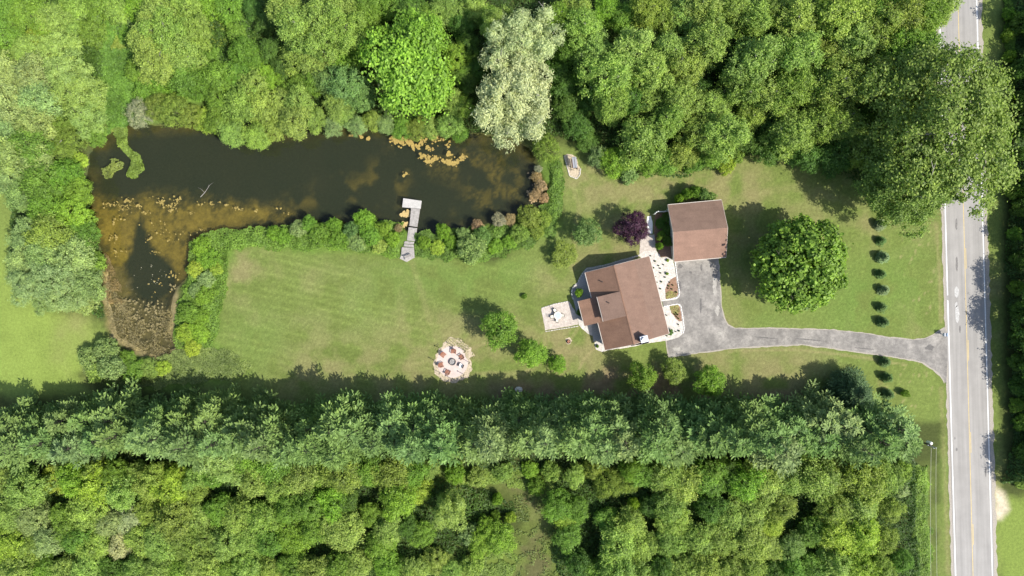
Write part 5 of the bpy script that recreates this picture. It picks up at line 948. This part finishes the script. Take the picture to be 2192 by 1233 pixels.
for i, ((x, y), lb) in enumerate((((1187.5,664),'cushioned patio chair above the glass table'),((1181.5,677.5),'cushioned patio chair left of the glass table'),((1192.5,686),'cushioned patio chair below the glass table'),((1203.5,675),'cushioned patio chair right of the glass table'))):
    p = Vector((*P2(x, y), 0)); f_ = tc_ - p; rz = math.atan2(f_.y, f_.x) + math.pi / 2
    if i == 0: pc.location = (p.x, p.y, .014); pc.rotation_euler = (0, 0, rz); tag(pc, lb, 'chair', 'cushioned chairs on the patio')
    else: copy_thing(pc, (p.x, p.y, .014), rz, lb)

# ---------------------------------------------------------------- mailbox, stump, utility pole
mx = empty('mailbox', P(2016, 715.5), 0, 'pale blue twin mailbox on a post at the mouth of the driveway', 'mailbox')
MB().box((0, 0, .5), (.12, .12, 1.0)).build('post', M_WHITE, mx); MB().box((0, 0, 1.0), (1.0, .46, .05)).build('shelf', M_WHITE, mx)
for s in (-1, 1):
    b = MB(); sec = [(-.17, 0), (.17, 0), (.17, .2), (.12, .3), (0, .34), (-.12, .3), (-.17, .2)]; A = [(s * .26 + a_, -.3, 1.03 + z) for a_, z in sec]; B = [(s * .26 + a_, .3, 1.03 + z) for a_, z in sec]; n = 7
    b.add(A + B, [tuple(range(n)), tuple(range(n, 2 * n))[::-1]] + [((i + 1) % n, i, i + n, (i + 1) % n + n) for i in range(n)])
    o = b.build('mail_case', M_METAL if s < 0 else mat('pale_blue_paint', (.42, .50, .60), .4, var=.08), mx); MB().box((s * .26 + .19, .1, 1.3), (.02, .04, .22)).build('flag', M_REDWOOD, o)
st = empty('tree_stump', P(1217, 731), 0, 'dark sawn stump on the bare spot of lawn below the patio', 'stump')
MB().tube([(0, 0, -.05), (.02, 0, .12), (0, .02, .38)], [.42, .33, .28], 12).build('stump_bark', M_DARKWOOD, st); MB().tube([(0, .02, .375), (0, .02, .40)], .255, 12).build('cut_face', M_REDWOOD, st)
PX, PY = 1922, 927
up_ = empty('utility_pole', P(PX, PY), 0, 'utility pole with a white transformer at the right end of the pines', 'utility pole')
MB().tube([(0, 0, 0), (0, 0, 9.6)], [.17, .12], 10).build('pole', M_DARKWOOD, up_); MB().tube([(-.45, .0, 9.35), (.95, -.42, 9.35)], .07, 6).build('crossarm', mat('navy_arm', (.03, .04, .06), .6), up_)
MB().tube([(.30, .26, 8.2), (.30, .26, 9.25), (.30, .26, 9.35)], [.26, .26, .16], 12).build('transformer', M_WHITE, up_)
for x, y in ((.9, -.42), (.55, -.5), (-.4, .02)): MB().tube([(x, y, 9.4), (x, y, 9.6)], [.07, .04], 8).build('insulator', M_WHITE, up_)
for (x, y, tx, lb) in ((.92, -.42, 2012, 'right-hand overhead wire running down the verge from the utility pole'), (.1, -.4, 1999, 'left-hand overhead wire running down the verge from the utility pole')):
    a_ = Vector(P(PX, PY)) + Vector((x, y, 9.55)); e_ = Vector(P(tx, 1233, 8.6)); e2 = a_ + (e_ - a_) * 2.2; w_ = MB(); w_.tube([a_.lerp(e2, k / 14) - Vector((0, 0, 4 * .8 * (k / 14) * (1 - k / 14))) for k in range(15)], .022, 5)
    tag(w_.build('overhead_wire', mat('bright_wire', (.62, .58, .45), .4, .3, var=.05)), lb, 'wire', 'overhead wires by the road')
rk = MB()
rr = random.Random(9)
for x, y, s in ((1110, 834, .55),):
    v = []; f = []
    for i in range(5):
        for j in range(9):
            th = math.pi * (i + .5) / 5; q_ = 2 * math.pi * j / 9; k = rr.uniform(.85, 1.15); v.append(Vector((math.sin(th) * math.cos(q_) * s * 1.3 * k, math.sin(th) * math.sin(q_) * s * k, math.cos(th) * s * .6 * k + s * .3)) + Vector(P(x, y)))
    for i in range(4):
        for j in range(9): f.append((i * 9 + j, (i + 1) * 9 + j, (i + 1) * 9 + (j + 1) % 9, i * 9 + (j + 1) % 9))
    f.append(tuple(range(9))); f.append(tuple(range(36, 45))[::-1]); rk.add(v, f)
tag(rk.build('boulder', M_STONE), 'pale boulder in the shade below the fire pit and stump', 'boulder')
